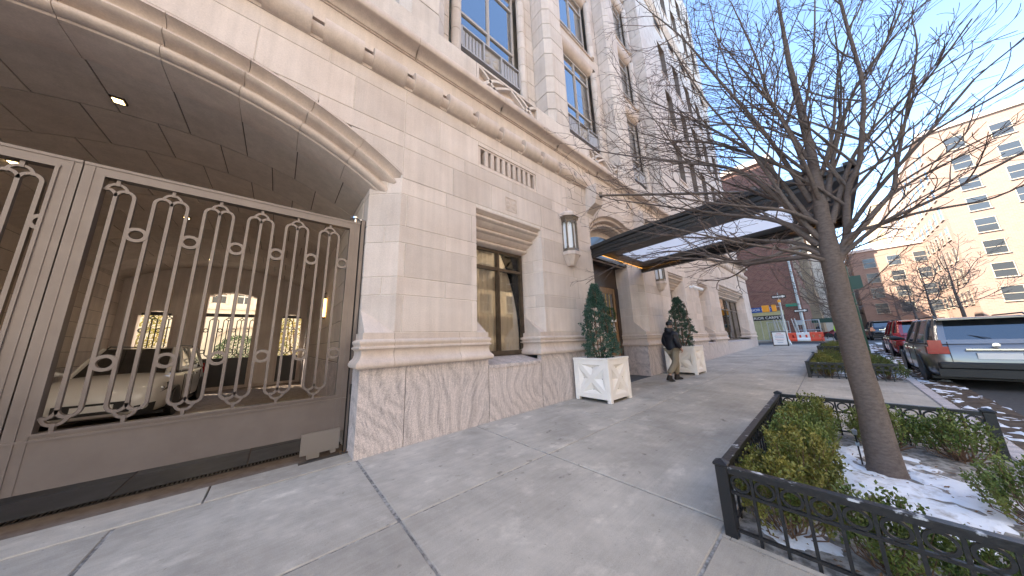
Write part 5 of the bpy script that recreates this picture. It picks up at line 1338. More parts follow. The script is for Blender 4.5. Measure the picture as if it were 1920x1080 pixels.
auto_tree(66, -12.0, 8, 'bare tree farther down the far side of the street', 36, 2, 3.4, .14, .5, .025)
auto_tree(85, -12.5, 9, 'farthest bare tree on the far side of the street', 37, 2, 3.8, .16, .5, .03)
auto_tree(62, -5.2, 7, 'bare tree beyond the crossing, by the green awning', 38, 2, 3.0, .12, .5, .02)
auto_tree(46.5, -12.2, 8, 'bare tree at the corner across the street, right of the dark blue car', 39, 2, 3.4, .13, .6, .02)
auto_tree(58.5, -12.4, 8.5, 'bare tree between two others across the street', 40, 2, 3.4, .13, .6, .02)
auto_tree(75, -5.0, 8.5, 'far bare tree on the left sidewalk beyond the green awning', 42, 2, 3.6, .13, .6, .025)
auto_tree(98, -11.5, 10, 'last bare tree in the row at the end of the street', 43, 2, 4.2, .16, .6, .03)
auto_tree(47, -4.6, 7.5, 'bare tree at the far kerb right behind the orange barriers', 44, 2, 2.8, .10, .6, .018)
# ============================================================ PERSON walking away, towards the doorway side
def skin_mesh(name, nodes, edges, m, parent, sub=2, root=0):
    me = bpy.data.meshes.new(name); me.from_pydata([n[0] for n in nodes], edges, []); me.update()
    o = bpy.data.objects.new(name, me); C.objects.link(o); o.parent = parent
    sm_ = o.modifiers.new('skin', 'SKIN'); sm_.use_smooth_shade = True
    for i, n in enumerate(nodes):
        r_ = n[1]; r_ = r_ if hasattr(r_, '__len__') else (r_, r_); me.skin_vertices[0].data[i].radius = r_; me.skin_vertices[0].data[i].use_root = (i == root)
    sb = o.modifiers.new('sub', 'SUBSURF'); sb.levels = sub; sb.render_levels = sub
    me.materials.append(MATS[m]); return o
def person(loc, rz, lab, cap=True, top='jacket', bottom='khaki', stride=.40):
    t = thing('person', loc, lab, 'person'); t.rotation_euler.z = rz
    s = stride     # local: +x forward, +y left, z up
    N = [((0,0,.98), (.13,.11)), ((0,0,1.12), (.12,.10)), ((.01,0,1.30), (.14,.10)), ((.0,0,1.46), (.11,.08)), ((.0,0,1.54), (.052,.052)), ((.02,0,1.60), (.055,.06)), ((.03,0,1.70), (.088,.075)), ((.025,0,1.79), (.055,.05)),
         ((0,.10,.93), .085), ((s*.50,.10,.54), .060), ((s*.42-.02,.10,.11), .042), ((s*.42+.12,.10,.05), .038),
         ((0,-.10,.93), .085), ((-s*.12,-.10,.53), .060), ((-s*.95,-.10,.16), .042), ((-s*.95+.11,-.10,.045), .036),
         ((-.0,.16,1.41), .048), ((-.05,.25,1.18), .038), ((.10,.24,.98), .034), ((.14,.22,.93), .03),
         ((-.0,-.16,1.41), .048), ((-.06,-.25,1.18), .038), ((.08,-.25,.98), .034), ((.12,-.23,.93), .03)]
    E = [(0,1),(1,2),(2,3),(3,4),(4,5),(5,6),(6,7),(0,8),(8,9),(9,10),(10,11),(0,12),(12,13),(13,14),(14,15),(3,16),(16,17),(17,18),(18,19),(3,20),(20,21),(21,22),(22,23)]
    skin_mesh('body', N, E, 'skin', t)
    # hair/nose/fingers are too small to see; jacket and trousers are worn over the body
    J = [((0,0,.86), (.19,.21)), ((0,0,1.08), (.18,.195)), ((.0,0,1.28), (.185,.21)), ((-.01,0,1.44), (.15,.18)), ((-.015,0,1.54), (.095,.10)),
         ((0,.18,1.42), .105), ((-.05,.25,1.18), .088), ((.10,.24,.99), .066), ((0,-.18,1.42), .105), ((-.06,-.25,1.18), .088), ((.08,-.25,.99), .066)]
    skin_mesh('jacket', J, [(0,1),(1,2),(2,3),(3,4),(3,5),(5,6),(6,7),(3,8),(8,9),(9,10)], top, t)
    T = [((0,0,.98), (.15,.16)), ((0,.095,.90), .125), ((s*.50,.10,.54), .10), ((s*.42-.02,.10,.17), .08), ((0,-.095,.90), .125), ((-s*.12,-.10,.53), .10), ((-s*.93,-.10,.23), .08)]
    skin_mesh('trousers', T, [(0,1),(1,2),(2,3),(0,4),(4,5),(5,6)], bottom, t)
    for dx, y, z, pit in ((s*.42-.02, .10, 0, 0), (-s*.95, -.10, .02, .30)):
        b = MB(); prof = [(-.085,.0),(-.09,.04),(-.075,.10),(-.06,.17),(.055,.17),(.06,.10),(.12,.075),(.185,.05),(.195,.015),(.18,.0)]
        b.prism([(p[0], p[1]) for p in prof], -.046, .046, 'y')
        M = Matrix.Translation((dx, y, z)) @ Matrix.Rotation(pit, 4, 'Y'); b.v = [tuple(M @ Vector((v[0], v[1], v[2]))) for v in b.v]
        me = b.mesh('shoe', 'boot', .6); o = bpy.data.objects.new('shoe', me); C.objects.link(o); o.parent = t; bv = o.modifiers.new('bevel', 'BEVEL'); bv.width = .015; bv.segments = 2
    def loc_mesh(b, nm, m, sm=1.0):
        o = bpy.data.objects.new(nm, b.mesh(nm, m, sm)); C.objects.link(o); o.parent = t; return o
    b = MB(); b.lathe([(.098, 1.715), (.104, 1.76), (.092, 1.82), (.055, 1.852), (0, 1.862)], (.02, 0, 0), 16)
    if cap: b.add([(.10,-.075,1.735),(.10,.075,1.735),(.20,.055,1.725),(.20,-.055,1.725),(.10,-.075,1.75),(.10,.075,1.75),(.20,.055,1.733),(.20,-.055,1.733)], [(0,1,2,3),(4,5,6,7),(0,3,7,4),(1,2,6,5),(2,3,7,6)])
    loc_mesh(b, 'cap', 'sign_black')
    b = MB(); b.lathe([(.05, 1.50), (.125, 1.50), (.135, 1.55), (.105, 1.63), (.07, 1.60)], (-.035, 0, 0), 14); loc_mesh(b, 'hood', top)
    b = MB()     # face: nose, ears
    b.add([(.112,0,1.715),(.128,-.016,1.668),(.128,.016,1.668),(.142,0,1.672)], [(0,1,3),(0,3,2),(1,2,3)]); b.lathe([(0,-.012),(.022,-.008),(.022,.008),(0,.012)], (.02, .088, 1.69), 8, 'y'); b.lathe([(0,-.012),(.022,-.008),(.022,.008),(0,.012)], (.02, -.088, 1.69), 8, 'y'); loc_mesh(b, 'face', 'skin')
    for s_ in (-1, 1):   # hands: palm, four fingers and a thumb
        b = MB(); wx, wy, wz = (.10, .245*s_, .985) if s_ > 0 else (.08, -.255, .985); o0 = Vector((wx, wy, wz)); b.tube([o0, o0+Vector((.035, 0, -.075))], [.032, .036], 8)
        for k in range(4):
            p = o0+Vector((.015+.015*k, 0, -.08+.010*k)); L_ = (.055, .065, .062, .048)[k]; b.tube([p, p+Vector((.012, -.006*s_, -L_*.55)), p+Vector((.006, -.022*s_, -L_))], [.0095, .009, .007], 6)
        p = o0+Vector((.045, -.01*s_, -.03)); b.tube([p, p+Vector((.03, -.012*s_, -.028)), p+Vector((.036, -.016*s_, -.055))], [.011, .010, .008], 6); loc_mesh(b, 'hand', 'skin', 1.2)
    return t
person((9.68, -.98, g(9.7)), R(-24), 'person in black cap, dark puffer jacket and khaki trousers walking past the farther planter')

# ============================================================ CARS
def car(loc, rz, lab, paint, L=4.75, W=1.86, H=1.45, suv=False):
    """local: +x forward, z up. Body lofted through stations; glasshouse, lamps, wheels and trim are parts"""
    t = thing('parked_car', loc, lab, 'car'); t.rotation_euler.z = rz; hl = L/2; hw = W/2; gc = .20 if suv else .15
    def put(b, nm, m, par=None, sm=.6):
        o = bpy.data.objects.new(nm, b.mesh(nm, m, sm)); C.objects.link(o); o.parent = par or t; return o
    hood = H*.62 if suv else H*.60; belt = H*.62 if suv else H*.63; tail = H*.66 if suv else H*.70
    # (x, half width, z low, z shoulder, z top edge, crown)
    wb = L*.30
    ST = [(-hl, .78, .30, .52, .60, .0), (-hl+.06, .90, .24, tail*.80, tail*.96, .01), (-hl+.35, .96, gc, tail*.86, tail, .03), (-wb-.1, 1.0, gc, belt*.86, belt*1.02, .03), (-.6, 1.0, gc, belt*.84, belt, .03), (.45, 1.0, gc, belt*.84, belt*.99, .03), (wb*.72, .99, gc, hood*.88, hood*1.0, .05), (wb+.25, .96, gc, hood*.85, hood*.955, .06), (hl-.28, .88, .20, hood*.75, hood*.86, .05), (hl-.06, .74, .24, hood*.62, hood*.70, .03), (hl, .62, .30, hood*.50, hood*.58, .0)]
    b = MB(); n = 13
    for (x, wf, zl, zs, zt, cr) in ST:
        w = hw*wf
        for k in range(n):
            half = [(w*.90, zl), (w*.985, zl+.10), (w, (zl+zs)*.5), (w*.975, zs), (w*.90, zt-.02), (w*.70, zt+cr*.5), (0, zt+cr)]
            y, z = half[k] if k < 7 else (-half[12-k][0], half[12-k][1]); b.v.append((x, y, z))
        b.v.append((x, 0, zl))
    n = 14; m = len(ST)
    b.f = [(i*n+k, i*n+(k+1) % n, (i+1)*n+(k+1) % n, (i+1)*n+k) for i in range(m-1) for k in range(n)]+[tuple(range(n))[::-1], tuple(range((m-1)*n, m*n))]
    body = put(b, 'body', paint, sm=None); body.data.shade_smooth(); sb = body.modifiers.new('sub', 'SUBSURF'); sb.levels = 2; sb.render_levels = 2
    # greenhouse
    rx0, rx1 = (-hl+.42, wb*.30) if suv else (-wb*.62, wb*.10); bx0, bx1 = (-hl+.14, wb*.92) if suv else (-wb*1.10, wb*.86)
    def section(x, w, z): return [(x, w*u, z) for u in (-1, -.6, 0, .6, 1)]
    rw = hw*.70; bw = hw*.885; zb = belt-.02; zt = H
    cab = MB(); mid = (rx0+rx1)/2
    low = [(bx0, bw*.86), (bx0+.25, bw), (bx1-.45, bw), (bx1, bw*.84)]; up = [(rx0, rw*.90), (rx0+.2, rw), (rx1-.2, rw), (rx1, rw*.88)]
    LO = [(x, w, zb) for x, w in low]+[(x, -w, zb) for x, w in low[::-1]]; UP = [(x, w, zt-.035) for x, w in up]+[(x, -w, zt-.035) for x, w in up[::-1]]
    cab.add(LO+UP, [(i, (i+1) % 8, (i+1) % 8+8, i+8) for i in range(8)]); gl = put(cab, 'glasshouse', 'car_glass', sm=None)
    rf = MB(); rim_ = [(x*1.0, w*1.02, zt-.04) for x, w in up]+[(x, -w*1.02, zt-.04) for x, w in up[::-1]]; top = [(mid+(x-mid)*.82, y*.8, zt) for x, y, z in rim_]
    rf.add(rim_+top, [tuple(range(8, 16))]+[(i, (i+1) % 8, (i+1) % 8+8, i+8) for i in range(8)]+[tuple(range(8))[::-1]]); put(rf, 'roof', paint, sm=.9)
    for a, c_ in ((0, 0), (3, 3), (1, 1), (2, 2)):
        for s_ in (1, -1):
            p, q = Vector((low[a][0], low[a][1]*s_, zb)), Vector((up[c_][0], up[c_][1]*s_, zt-.03)); pl = MB(); pl.tube([p, p.lerp(q, .5)+Vector((0, .012*s_, .012)), q], .042 if a in (0, 3) else .03, 6); put(pl, 'pillar', paint)
    for s_ in (1, -1):
        p, q = Vector((mid*.6+.05, bw*s_, zb)), Vector((mid*.8, rw*s_, zt-.03)); pl = MB(); pl.tube([p, q], .035, 6); put(pl, 'pillar', paint)
        pl = MB(); pl.tube([(bx0+.2, bw*s_*1.0, zb+.015), (bx1-.3, bw*s_*1.0, zb+.015)], .016, 5); put(pl, 'window_trim', 'black_plastic')
    # wheels
    wr = .335 if suv else .325
    tyre = MB(); tyre.lathe([(.20,-.105),(.29,-.108),(wr-.015,-.095),(wr,-.06),(wr,.06),(wr-.015,.095),(.29,.108),(.20,.105)], (0,0,0), 24, 'y'); tm = tyre.mesh('tyre', 'rubber', .6)
    rimb = MB(); rimb.lathe([(.235,-.09),(.225,-.10),(.215,-.06),(.06,-.055),(.05,-.085),(0,-.085)], (0,0,0), 24, 'y')
    for k in range(5):
        a = 2*math.pi*k/5
        for s2 in (-.12, .12): rimb.tube([(.05*math.cos(a), -.085, .05*math.sin(a)), (.225*math.cos(a+s2), -.092, .225*math.sin(a+s2))], .016, 4)
    rm2 = rimb.mesh('rim', 'rim', .6)
    arch = MB(); arch.lathe([(.0,.0),(wr+.045,.0),(wr+.045,.02),(0,.02)], (0,0,0), 24, 'y'); am = arch.mesh('wheel_arch', 'black_plastic')
    for wx in (wb*1.0, -wb*1.0):
        for s_ in (1, -1):
            w = bpy.data.objects.new('wheel', tm); C.objects.link(w); w.parent = t; w.location = (wx, s_*(hw-.11), wr)
            r2 = bpy.data.objects.new('rim', rm2); C.objects.link(r2); r2.parent = w; r2.rotation_euler.z = 0 if s_ < 0 else math.pi
            a2 = bpy.data.objects.new('wheel_arch', am); C.objects.link(a2); a2.parent = t; a2.location = (wx, s_*(hw-.005)-(.01), wr+.015)
    zf = hood
    for s_ in (1, -1):
        b = MB(); b.add([(hl-.10, s_*hw*.42, zf*.70), (hl-.32, s_*hw*.80, zf*.77), (hl-.62, s_*hw*.95, zf*.84), (hl-.60, s_*hw*.955, zf*.70), (hl-.30, s_*hw*.83, zf*.61), (hl-.05, s_*hw*.44, zf*.60), (hl-.30, s_*hw*.6, zf*.68)], [(0,1,6),(1,2,6),(2,3,6),(3,4,6),(4,5,6),(5,0,6)])
        b.v = [(x+.02, y*1.02, z) for x, y, z in b.v]; hd = put(b, 'headlight', 'black_plastic', sm=None)
        b = MB()
        for k in range(4): b.lathe([(0, .03), (.035, .025), (.05, .0), (0, 0)], (hl-.13-.075*k, s_*hw*(.50+.115*k), zf*(.66+.012*k)), 8, 'x')
        put(b, 'lens', 'head_lamp', hd)
        b = MB(); zt_ = tail; b.box(-hl-.005, -hl+.24, s_*hw*.62 if s_ > 0 else s_*hw*.935, s_*hw*.935 if s_ > 0 else s_*hw*.62, zt_*.72, zt_*.88); put(b, 'tail_light', 'tail_red')
        b = MB(); mz = belt+.06; mx = wb*.70; b.tube([(mx, s_*hw*.90, mz), (mx+.02, s_*(hw+.08), mz+.03), (mx-.01, s_*(hw+.20), mz+.03)], [.03, .075, .055], 8); b.v = [(mx+(x-mx)*1.0, y, z) for x, y, z in b.v]; put(b, 'mirror', paint if not suv or paint == 'car_white' else 'black_plastic', sm=1)
        for hx in (-.55, .42): b = MB(); b.box(hx-.09, hx+.09, s_*(hw*.985)-.012, s_*(hw*.985)+.016, belt*.84, belt*.87); put(b, 'door_handle', 'chrome')
        b = MB()
        for hx in (-wb*.78, -.10, wb*.62): b.box(hx-.004, hx+.004, s_*(hw*.992)-.006, s_*(hw*.992)+.006, gc+.12, belt*.93)
        put(b, 'door_seam', 'black_plastic')
    b = MB(); b.box(hl-.06, hl+.012, -hw*.50, hw*.50, zf*.30, zf*.52); put(b, 'grille', 'black_plastic')
    for s_ in (1, -1): b = MB(); b.add([(hl-.02, s_*hw*.56, zf*.22), (hl-.16, s_*hw*.82, zf*.24), (hl-.18, s_*hw*.84, zf*.44), (hl-.01, s_*hw*.56, zf*.40)], [(0,1,2,3)]); b.v = [(x+.03, y, z) for x, y, z in b.v]; put(b, 'air_intake', 'black_plastic', sm=None)
    b = MB(); b.box(hl-.05, hl+.02, -.26, .26, zf*.36, zf*.48); put(b, 'number_plate', 'sign_white'); b = MB(); b.box(-hl-.02, -hl+.03, -.26, .26, tail*.62, tail*.74); put(b, 'number_plate', 'sign_white')
    b = MB(); b.box(-hl-.015, -hl+.14, -hw*.86, hw*.86, .26, .44); b.box(-L*.42, L*.42, -hw*.93, hw*.93, .17, .23); put(b, 'lower_trim', 'black_plastic')
    if suv:
        A = Vector((bx0, bw*.86, zb)); B_ = Vector((rx0, rw*.90, zt-.035)); nrm = Vector((-.018, 0, .006))
        for s_ in (1, -1):
            b = MB(); p, q = Vector((A.x, A.y*s_, A.z)), Vector((B_.x, B_.y*s_, B_.z)); ip, iq = Vector((A.x, A.y*.80*s_, A.z)), Vector((B_.x, B_.y*.84*s_, B_.z))
            b.add([p+nrm, q+nrm, iq+nrm, ip+nrm, p-nrm, q-nrm, iq-nrm, ip-nrm], [(0,1,2,3),(4,5,6,7),(0,3,7,4),(1,2,6,5),(2,3,7,6),(0,1,5,4)]); put(b, 'rear_pillar', paint)
            b = MB(); b.box(-hl-.012, -hl+.12, s_*hw*.70 if s_ > 0 else s_*hw*.90, s_*hw*.90 if s_ > 0 else s_*hw*.70, tail*.78, tail*1.02); put(b, 'brake_light', 'tail_red')
            b = MB(); b.tube([(rx0+.1, rw*.86*s_, zt-.01), (rx0+.25, rw*.86*s_, zt+.045), (rx1-.3, rw*.86*s_, zt+.045), (rx1-.15, rw*.86*s_, zt-.01)], .018, 6); put(b, 'roof_rail', 'black_plastic')
            b = MB(); b.box(-hl-.006, -hl+.05, s_*hw*.62-.004, s_*hw*.62+.004, .46, tail*.98); put(b, 'tailgate_seam', 'black_plastic')
        b = MB(); b.add([A+nrm*2, Vector((A.x, -A.y, A.z))+nrm*2, Vector((A.x+.04, -A.y*.97, A.z+.10))+nrm*2, Vector((A.x+.04, A.y*.97, A.z+.10))+nrm*2], [(0,1,2,3)]); put(b, 'rear_glass_trim', paint, sm=None)
        b = MB(); b.bbox(rx0-.22, rx0+.10, -rw*.9, rw*.9, zt-.075, zt-.025, .012); put(b, 'spoiler', paint)
        b = MB(); b.tube([(bx0+.0, .0, zb+.13), (bx0+.14, .34, zb+.24)], .010, 5); put(b, 'wiper', 'black_plastic')
        b = MB(); b.bbox(-hl-.05, -hl+.10, -hw*.84, hw*.84, .44, .60, .03); put(b, 'rear_bumper', 'black_plastic')
        b = MB(); b.box(-hl-.03, -hl+.02, -hw*.40, hw*.40, tail*.80, tail*.83); b.lathe([(0,-.03),(.05,-.028),(.05,0),(0,0)], (-hl, 0, tail*.90), 14, 'x'); put(b, 'badge', 'chrome')
    return t
MATS['car_glass'] = mat('car_glass', (.015,.018,.02), .04, spec=.9, coat=1)
car((-2.80, 8.2, g(-2.8)), R(-90), 'white car parked nose-out inside the gated passage', 'car_white', 4.85, 1.90, 1.70, True)
car((14.75, -6.76, g(14.75)-.13), 0, 'grey car parked at the kerb, nearest of the parked row at the photo\'s right edge', 'car_grey', 4.7, 1.9, 1.66, True)
car((22.8, -6.94, g(22.8)-.13), 0, 'red car parked at the kerb in front of the grey one', 'car_red', 4.6, 1.9, 1.68, True)
car((47, -7.6, g(42)-.12), R(2), 'dark blue car farther down the street, seen from behind', 'car_blue', 5.0, 2.0, 1.85, True)
car((60, -5.2, .5), R(90), 'small red car crossing far down the street', 'car_red', 4.4, 1.8, 1.5)

# ============================================================ STREET FURNITURE at the crossing
def text_obj(s, loc, rot, size, m, parent, name='lettering', ext=.004, align='CENTER', sx=1):
    cu = bpy.data.curves.new(name, 'FONT'); cu.body = s; cu.size = size; cu.extrude = ext; cu.align_x = align; cu.align_y = 'CENTER'
    tmp = bpy.data.objects.new('tmp', cu); C.objects.link(tmp); dg = bpy.context.evaluated_depsgraph_get(); dg.update(); me = bpy.data.meshes.new_from_object(tmp.evaluated_get(dg)); bpy.data.objects.remove(tmp)
    me.materials.clear(); me.materials.append(MATS[m]); o = bpy.data.objects.new(name, me); C.objects.link(o); o.parent = parent; o.location = Vector(loc)-(wloc(parent) if parent else Vector()); o.rotation_euler = rot; o.scale = (sx, 1, 1); return o
FX = (R(90), 0, R(-90))    # lettering that faces -x (towards the camera)
# signal mast with orange heads and a one-way arrow
z0 = g(33.6); px_, py_ = 33.6, -1.72
sg = thing('traffic_signal', (px_, py_, z0), 'steel signal post with two orange signal heads at the corner', 'traffic light')
b = MB(); b.tube([(px_, py_, z0), (px_, py_, z0+.5), (px_, py_, 4.15)], [.12, .085, .075], 12); b.lathe([(0,0),(.2,0),(.2,.08),(.14,.35),(.1,.45)], (px_, py_, z0), 12); b.build('post', 'steel', sg, smooth=.8)
b = MB(); b.lathe([(0,0),(.11,0),(.11,.22),(0,.25)], (px_, py_, 4.12), 10); b.build('post_cap', 'signal_orange', sg)
for dy, w in ((.42, .30), (.98, .48)):
    b = MB(); b.bbox(px_-.16, px_+.16, py_+dy-w/2, py_+dy+w/2, 3.35, 3.95, .03); hd = b.build('signal_head', 'signal_orange', sg)
    b = MB()
    for q in (3.5, 3.8): b.lathe([(.12,.24),(.125,.16),(0,.16)], (px_, py_+dy, q), 12, 'x')
    b.build('visor', 'signal_orange', hd)
b = MB(); b.tube([(px_, py_, 3.75), (px_, py_+1.0, 3.75)], .03, 8); b.build('arm', 'steel', sg)
ow = thing('one_way_sign', (px_, py_+.05, 4.5), 'dark one way arrow sign on top of the orange signal post', 'sign')
def arrow_sign(x, y, z, w, h, par, txt):
    b = MB(); b.box(x-.012, x+.012, y-w/2, y+w/2, z-h/2, z+h/2); b.build('plate', 'sign_black', par)
    b = MB(); b.prism([(y+w*.44, z-h*.22), (y-w*.22, z-h*.22), (y-w*.22, z-h*.40), (y-w*.46, z), (y-w*.22, z+h*.40), (y-w*.22, z+h*.22), (y+w*.44, z+h*.22)], x-.018, x-.013, 'x'); b.build('arrow', 'sign_white', par)
    text_obj(txt, (x-.022, y+.06, z), FX, h*.42, 'sign_black', par)
arrow_sign(px_-.08, py_-.05, 4.62, .92, .30, ow, 'ONE WAY')
b = MB(); b.tube([(px_, py_, 4.3), (px_, py_, 5.0)], .025, 8); b.build('stem', 'steel', ow)
# tall lamp mast with green street sign
mx_, my_ = 42.6, -2.45; z1 = .576
tm_ = thing('street_lamp', (mx_, my_, z1), 'tall galvanised street lamp mast on the far corner', 'street lamp')
b = MB(); b.tube([(mx_, my_, z1), (mx_, my_, z1+1.0), (mx_, my_, 9.5)], [.22, .13, .09], 12); b.tube([(mx_, my_, 9.4), (mx_-.3, my_-1.2, 10.2), (mx_-.4, my_-2.6, 10.4)], [.06, .05, .04], 8); b.build('mast', 'steel', tm_, smooth=.9)
b = MB(); b.lathe([(0,0),(.12,.02),(.16,.1),(.10,.2),(0,.22)], (mx_-.4, my_-2.8, 10.3), 10); b.build('lamp_head', 'steel', tm_)
b = MB(); b.bbox(mx_-.22, mx_-.08, my_-.02, my_+.5, 2.2, 2.7, .02); b.build('control_box', 'steel', tm_)
gs = thing('street_name_sign', (mx_, my_, 4.4), 'small green street name sign on the lamp mast', 'sign'); b = MB(); b.box(mx_-.14, mx_-.12, my_+.1, my_+1.0, 4.25, 4.55); b.build('plate', 'sign_green', gs)
o2 = thing('one_way_sign', (mx_, my_, 3.75), 'one way arrow sign lower on the lamp mast, under the green sign', 'sign'); arrow_sign(mx_-.16, my_-.05, 3.72, 1.05, .32, o2, 'ONE WAY')
b = MB(); b.tube([(mx_-.15, my_, 3.5), (mx_-.15, my_, 3.9)], .02, 6); b.build('bracket', 'steel', o2)
# sandwich board
af = thing('sandwich_board', (31.3, -1.45, g(31.3)), 'white sandwich board in a black frame standing on the sidewalk at the corner', 'sign')
for s_ in (1, -1):
    M = Matrix.Translation((31.3+.26*s_, -1.47, g(31.3))) @ Matrix.Rotation(-.2*s_, 4, 'Y')
    b = MB(); b.box(-.02, .02, -.40, .40, .10, 1.12, M); b.build('panel', 'sign_white', af)
    b = MB()
    for q in ((-.44, -.40, 0, 1.17), (.40, .44, 0, 1.17), (-.40, .40, 1.12, 1.17), (-.40, .40, .05, .10)): b.box(-.03, .03, q[0], q[1], q[2], q[3], M)
    b.build('frame', 'sign_black', af)
    if s_ < 0:
        for k, (zz, w, m_) in enumerate(((1.02, .30, 'print_red'), (.90, .5, 'print_red'), (.80, .56, 'print_blue'), (.68, .52, 'print_blue'), (.55, .56, 'print_red'), (.42, .40, 'sign_black'), (.28, .34, 'print_blue'))):
            b = MB(); b.box(-.0245, -.021, -w/2, w/2, zz-.012, zz+.012, M); b.build('printed_line', m_, af)
# water barriers
def barrier(x, y, m, lab):
    t = thing('water_barrier', (x, y, .556), lab, 'barrier', 'plastic barriers along the far kerb'); b = MB()
    b.prism([(-.30, .0), (-.30, .18), (-.16, .34), (-.12, .80), (-.06, .86), (.06, .86), (.12, .80), (.16, .34), (.30, .18), (.30, .0)], -.46, .46, 'y')
    b.v = [(v[0]+x, v[1]+y, v[2]+.556) for v in b.v]; b.build('shell', m, t)
    b = MB()
    for dy in (-.22, .22): b.box(x-.19, x-.165, y+dy-.07, y+dy+.07, .556+.35, .556+.62)
    b.build('recess', 'barrier_red' if m != 'barrier_red' else 'tail_red', t)
    b = MB(); b.lathe([(0,0),(.07,0),(.07,.05),(0,.05)], (x, y, .556+.86), 10); b.build('filler_cap', 'sign_white', t)
for y, m_, lab in ((-.42,'barrier_red','orange plastic water barrier, leftmost, half behind the sandwich board'), (-1.38,'barrier_red','orange plastic water barrier, left of the white one'), (-2.32,'sign_white','white plastic water barrier between the orange ones'), (-3.25,'barrier_red','orange plastic water barrier at the right end of the row')): barrier(41.0, y, m_, lab)
# mesh fence panels behind the barriers
for k, (y, lab) in enumerate(((-.55, 'steel mesh fence panel left of the lamp mast'), (-2.75, 'steel mesh fence panel right of the lamp mast'))):
    t = thing('fence_panel', (41.8, y, .576), lab, 'fence', 'temporary fence panels'); b = MB()
    for q in (y-.85, y+.85): b.tube([(41.8, q, .576), (41.8, q, 2.7)], .05, 8)
    for q in (.75, 1.65, 2.65): b.tube([(41.8, y-.85, q), (41.8, y+.85, q)], .035, 8)
    b.build('frame', 'steel', t)
    for i in range(9):
        b = MB(); b.tube([(41.8, y-.68+i*.17, .75), (41.8, y-.68+i*.17, 2.65)], .008, 4); b.build('wire', 'steel', t)
# folded ladder-like scaffold frames
sc_ = thing('scaffold_frame', (41.4, -.95, .576), 'leaning galvanised scaffold frames behind the orange barriers', 'scaffold')
for k, y in enumerate((-.55, -1.05, -1.95)):
    b = MB(); b.tube([(41.4, y, .576), (41.6, y+.25, 2.9)], .045, 8); b.tube([(41.4, y-.22, .576), (41.6, y+.03, 2.9)], .045, 8)
    for i in range(6): u = (i+.5)/6; b.tube([(41.4+.2*u, y+.25*u, .576+2.3*u), (41.4+.2*u, y-.22+.25*u, .576+2.3*u)], .02, 6)
    b.build('frame', 'steel', sc_)
# green bracing post by the second tree
gp = thing('sign_post', (19.6, -5.25, g(19.6)), 'dark green metal post rising from the bed behind the near trunk', 'post')
b = MB(); b.tube([(19.6, -5.25, g(19.6)-.05), (19.6, -5.25, 4.4)], [.075, .06], 10); b.build('post', 'green_paint', gp, smooth=1)
b = MB(); b.box(19.55, 19.65, -5.62, -5.22, 3.3, 3.9); b.build('plate', 'green_paint', gp); b = MB(); b.lathe([(0,0),(.13,0),(.13,.1),(.08,.16)], (19.6, -5.25, g(19.6)), 10); b.build('foot', 'green_paint', gp)
# cyclist: bicycle and rider
by = thing('bicycle', (37.4, -4.45, g(37.4)-.12), 'dark bicycle crossing the far street, half hidden by the near trunk', 'bicycle'); bz = g(37.4)-.12
for yo, nm in ((-3.95, 'wheel'), (-4.98, 'wheel')):
    b = MB(); b.lathe([(.335,-.02),(.36,-.01),(.36,.01),(.335,.02)], (37.4, yo, bz+.36), 28, 'x'); 
    w_ = b.build('wheel', 'rubber', by)
    b = MB()
    for k in range(10): a = math.pi*k/5; b.tube([(37.4, yo, bz+.36), (37.4, yo+.33*math.cos(a), bz+.36+.33*math.sin(a))], .004, 3)
    b.lathe([(0,-.04),(.03,-.04),(.03,.04),(0,.04)], (37.4, yo, bz+.36), 8, 'x'); b.build('spokes', 'steel', w_)
P = lambda y, z: (37.4, y, bz+z)
b = MB()
for a, c_ in ((P(-4.98,.36), P(-4.50,.32)), (P(-4.98,.36), P(-4.62,.85)), (P(-4.50,.32), P(-4.62,.85)), (P(-4.50,.32), P(-4.08,.78)), (P(-4.62,.80), P(-4.10,.85)), (P(-4.06,.95), P(-3.95,.36))): b.tube([a, c_], .018, 6)
b.build('frame', 'sign_black', by)
b = MB(); b.tube([(37.15,-4.10,bz+1.02),(37.4,-4.06,bz+.98),(37.65,-4.10,bz+1.02)], .014, 6); b.build('handlebar', 'sign_black', by); b = MB(); b.prism([(-4.75,.88),(-4.75,.93),(-4.48,.92),(-4.48,.90)], 37.33, 37.47, 'x'); b.v = [(x, y, z+bz) for x, y, z in b.v]; b.build('saddle', 'sign_black', by)
rd = person((37.4, -4.62, bz+.10), R(90), 'rider in a yellow-green vest on the far bicycle, half hidden by the trunk', top='hi_vis', bottom='jacket', stride=.42)
person((58, -3.1, .57), R(180), 'far pedestrian in dark clothes near the green awning', bottom='jacket')

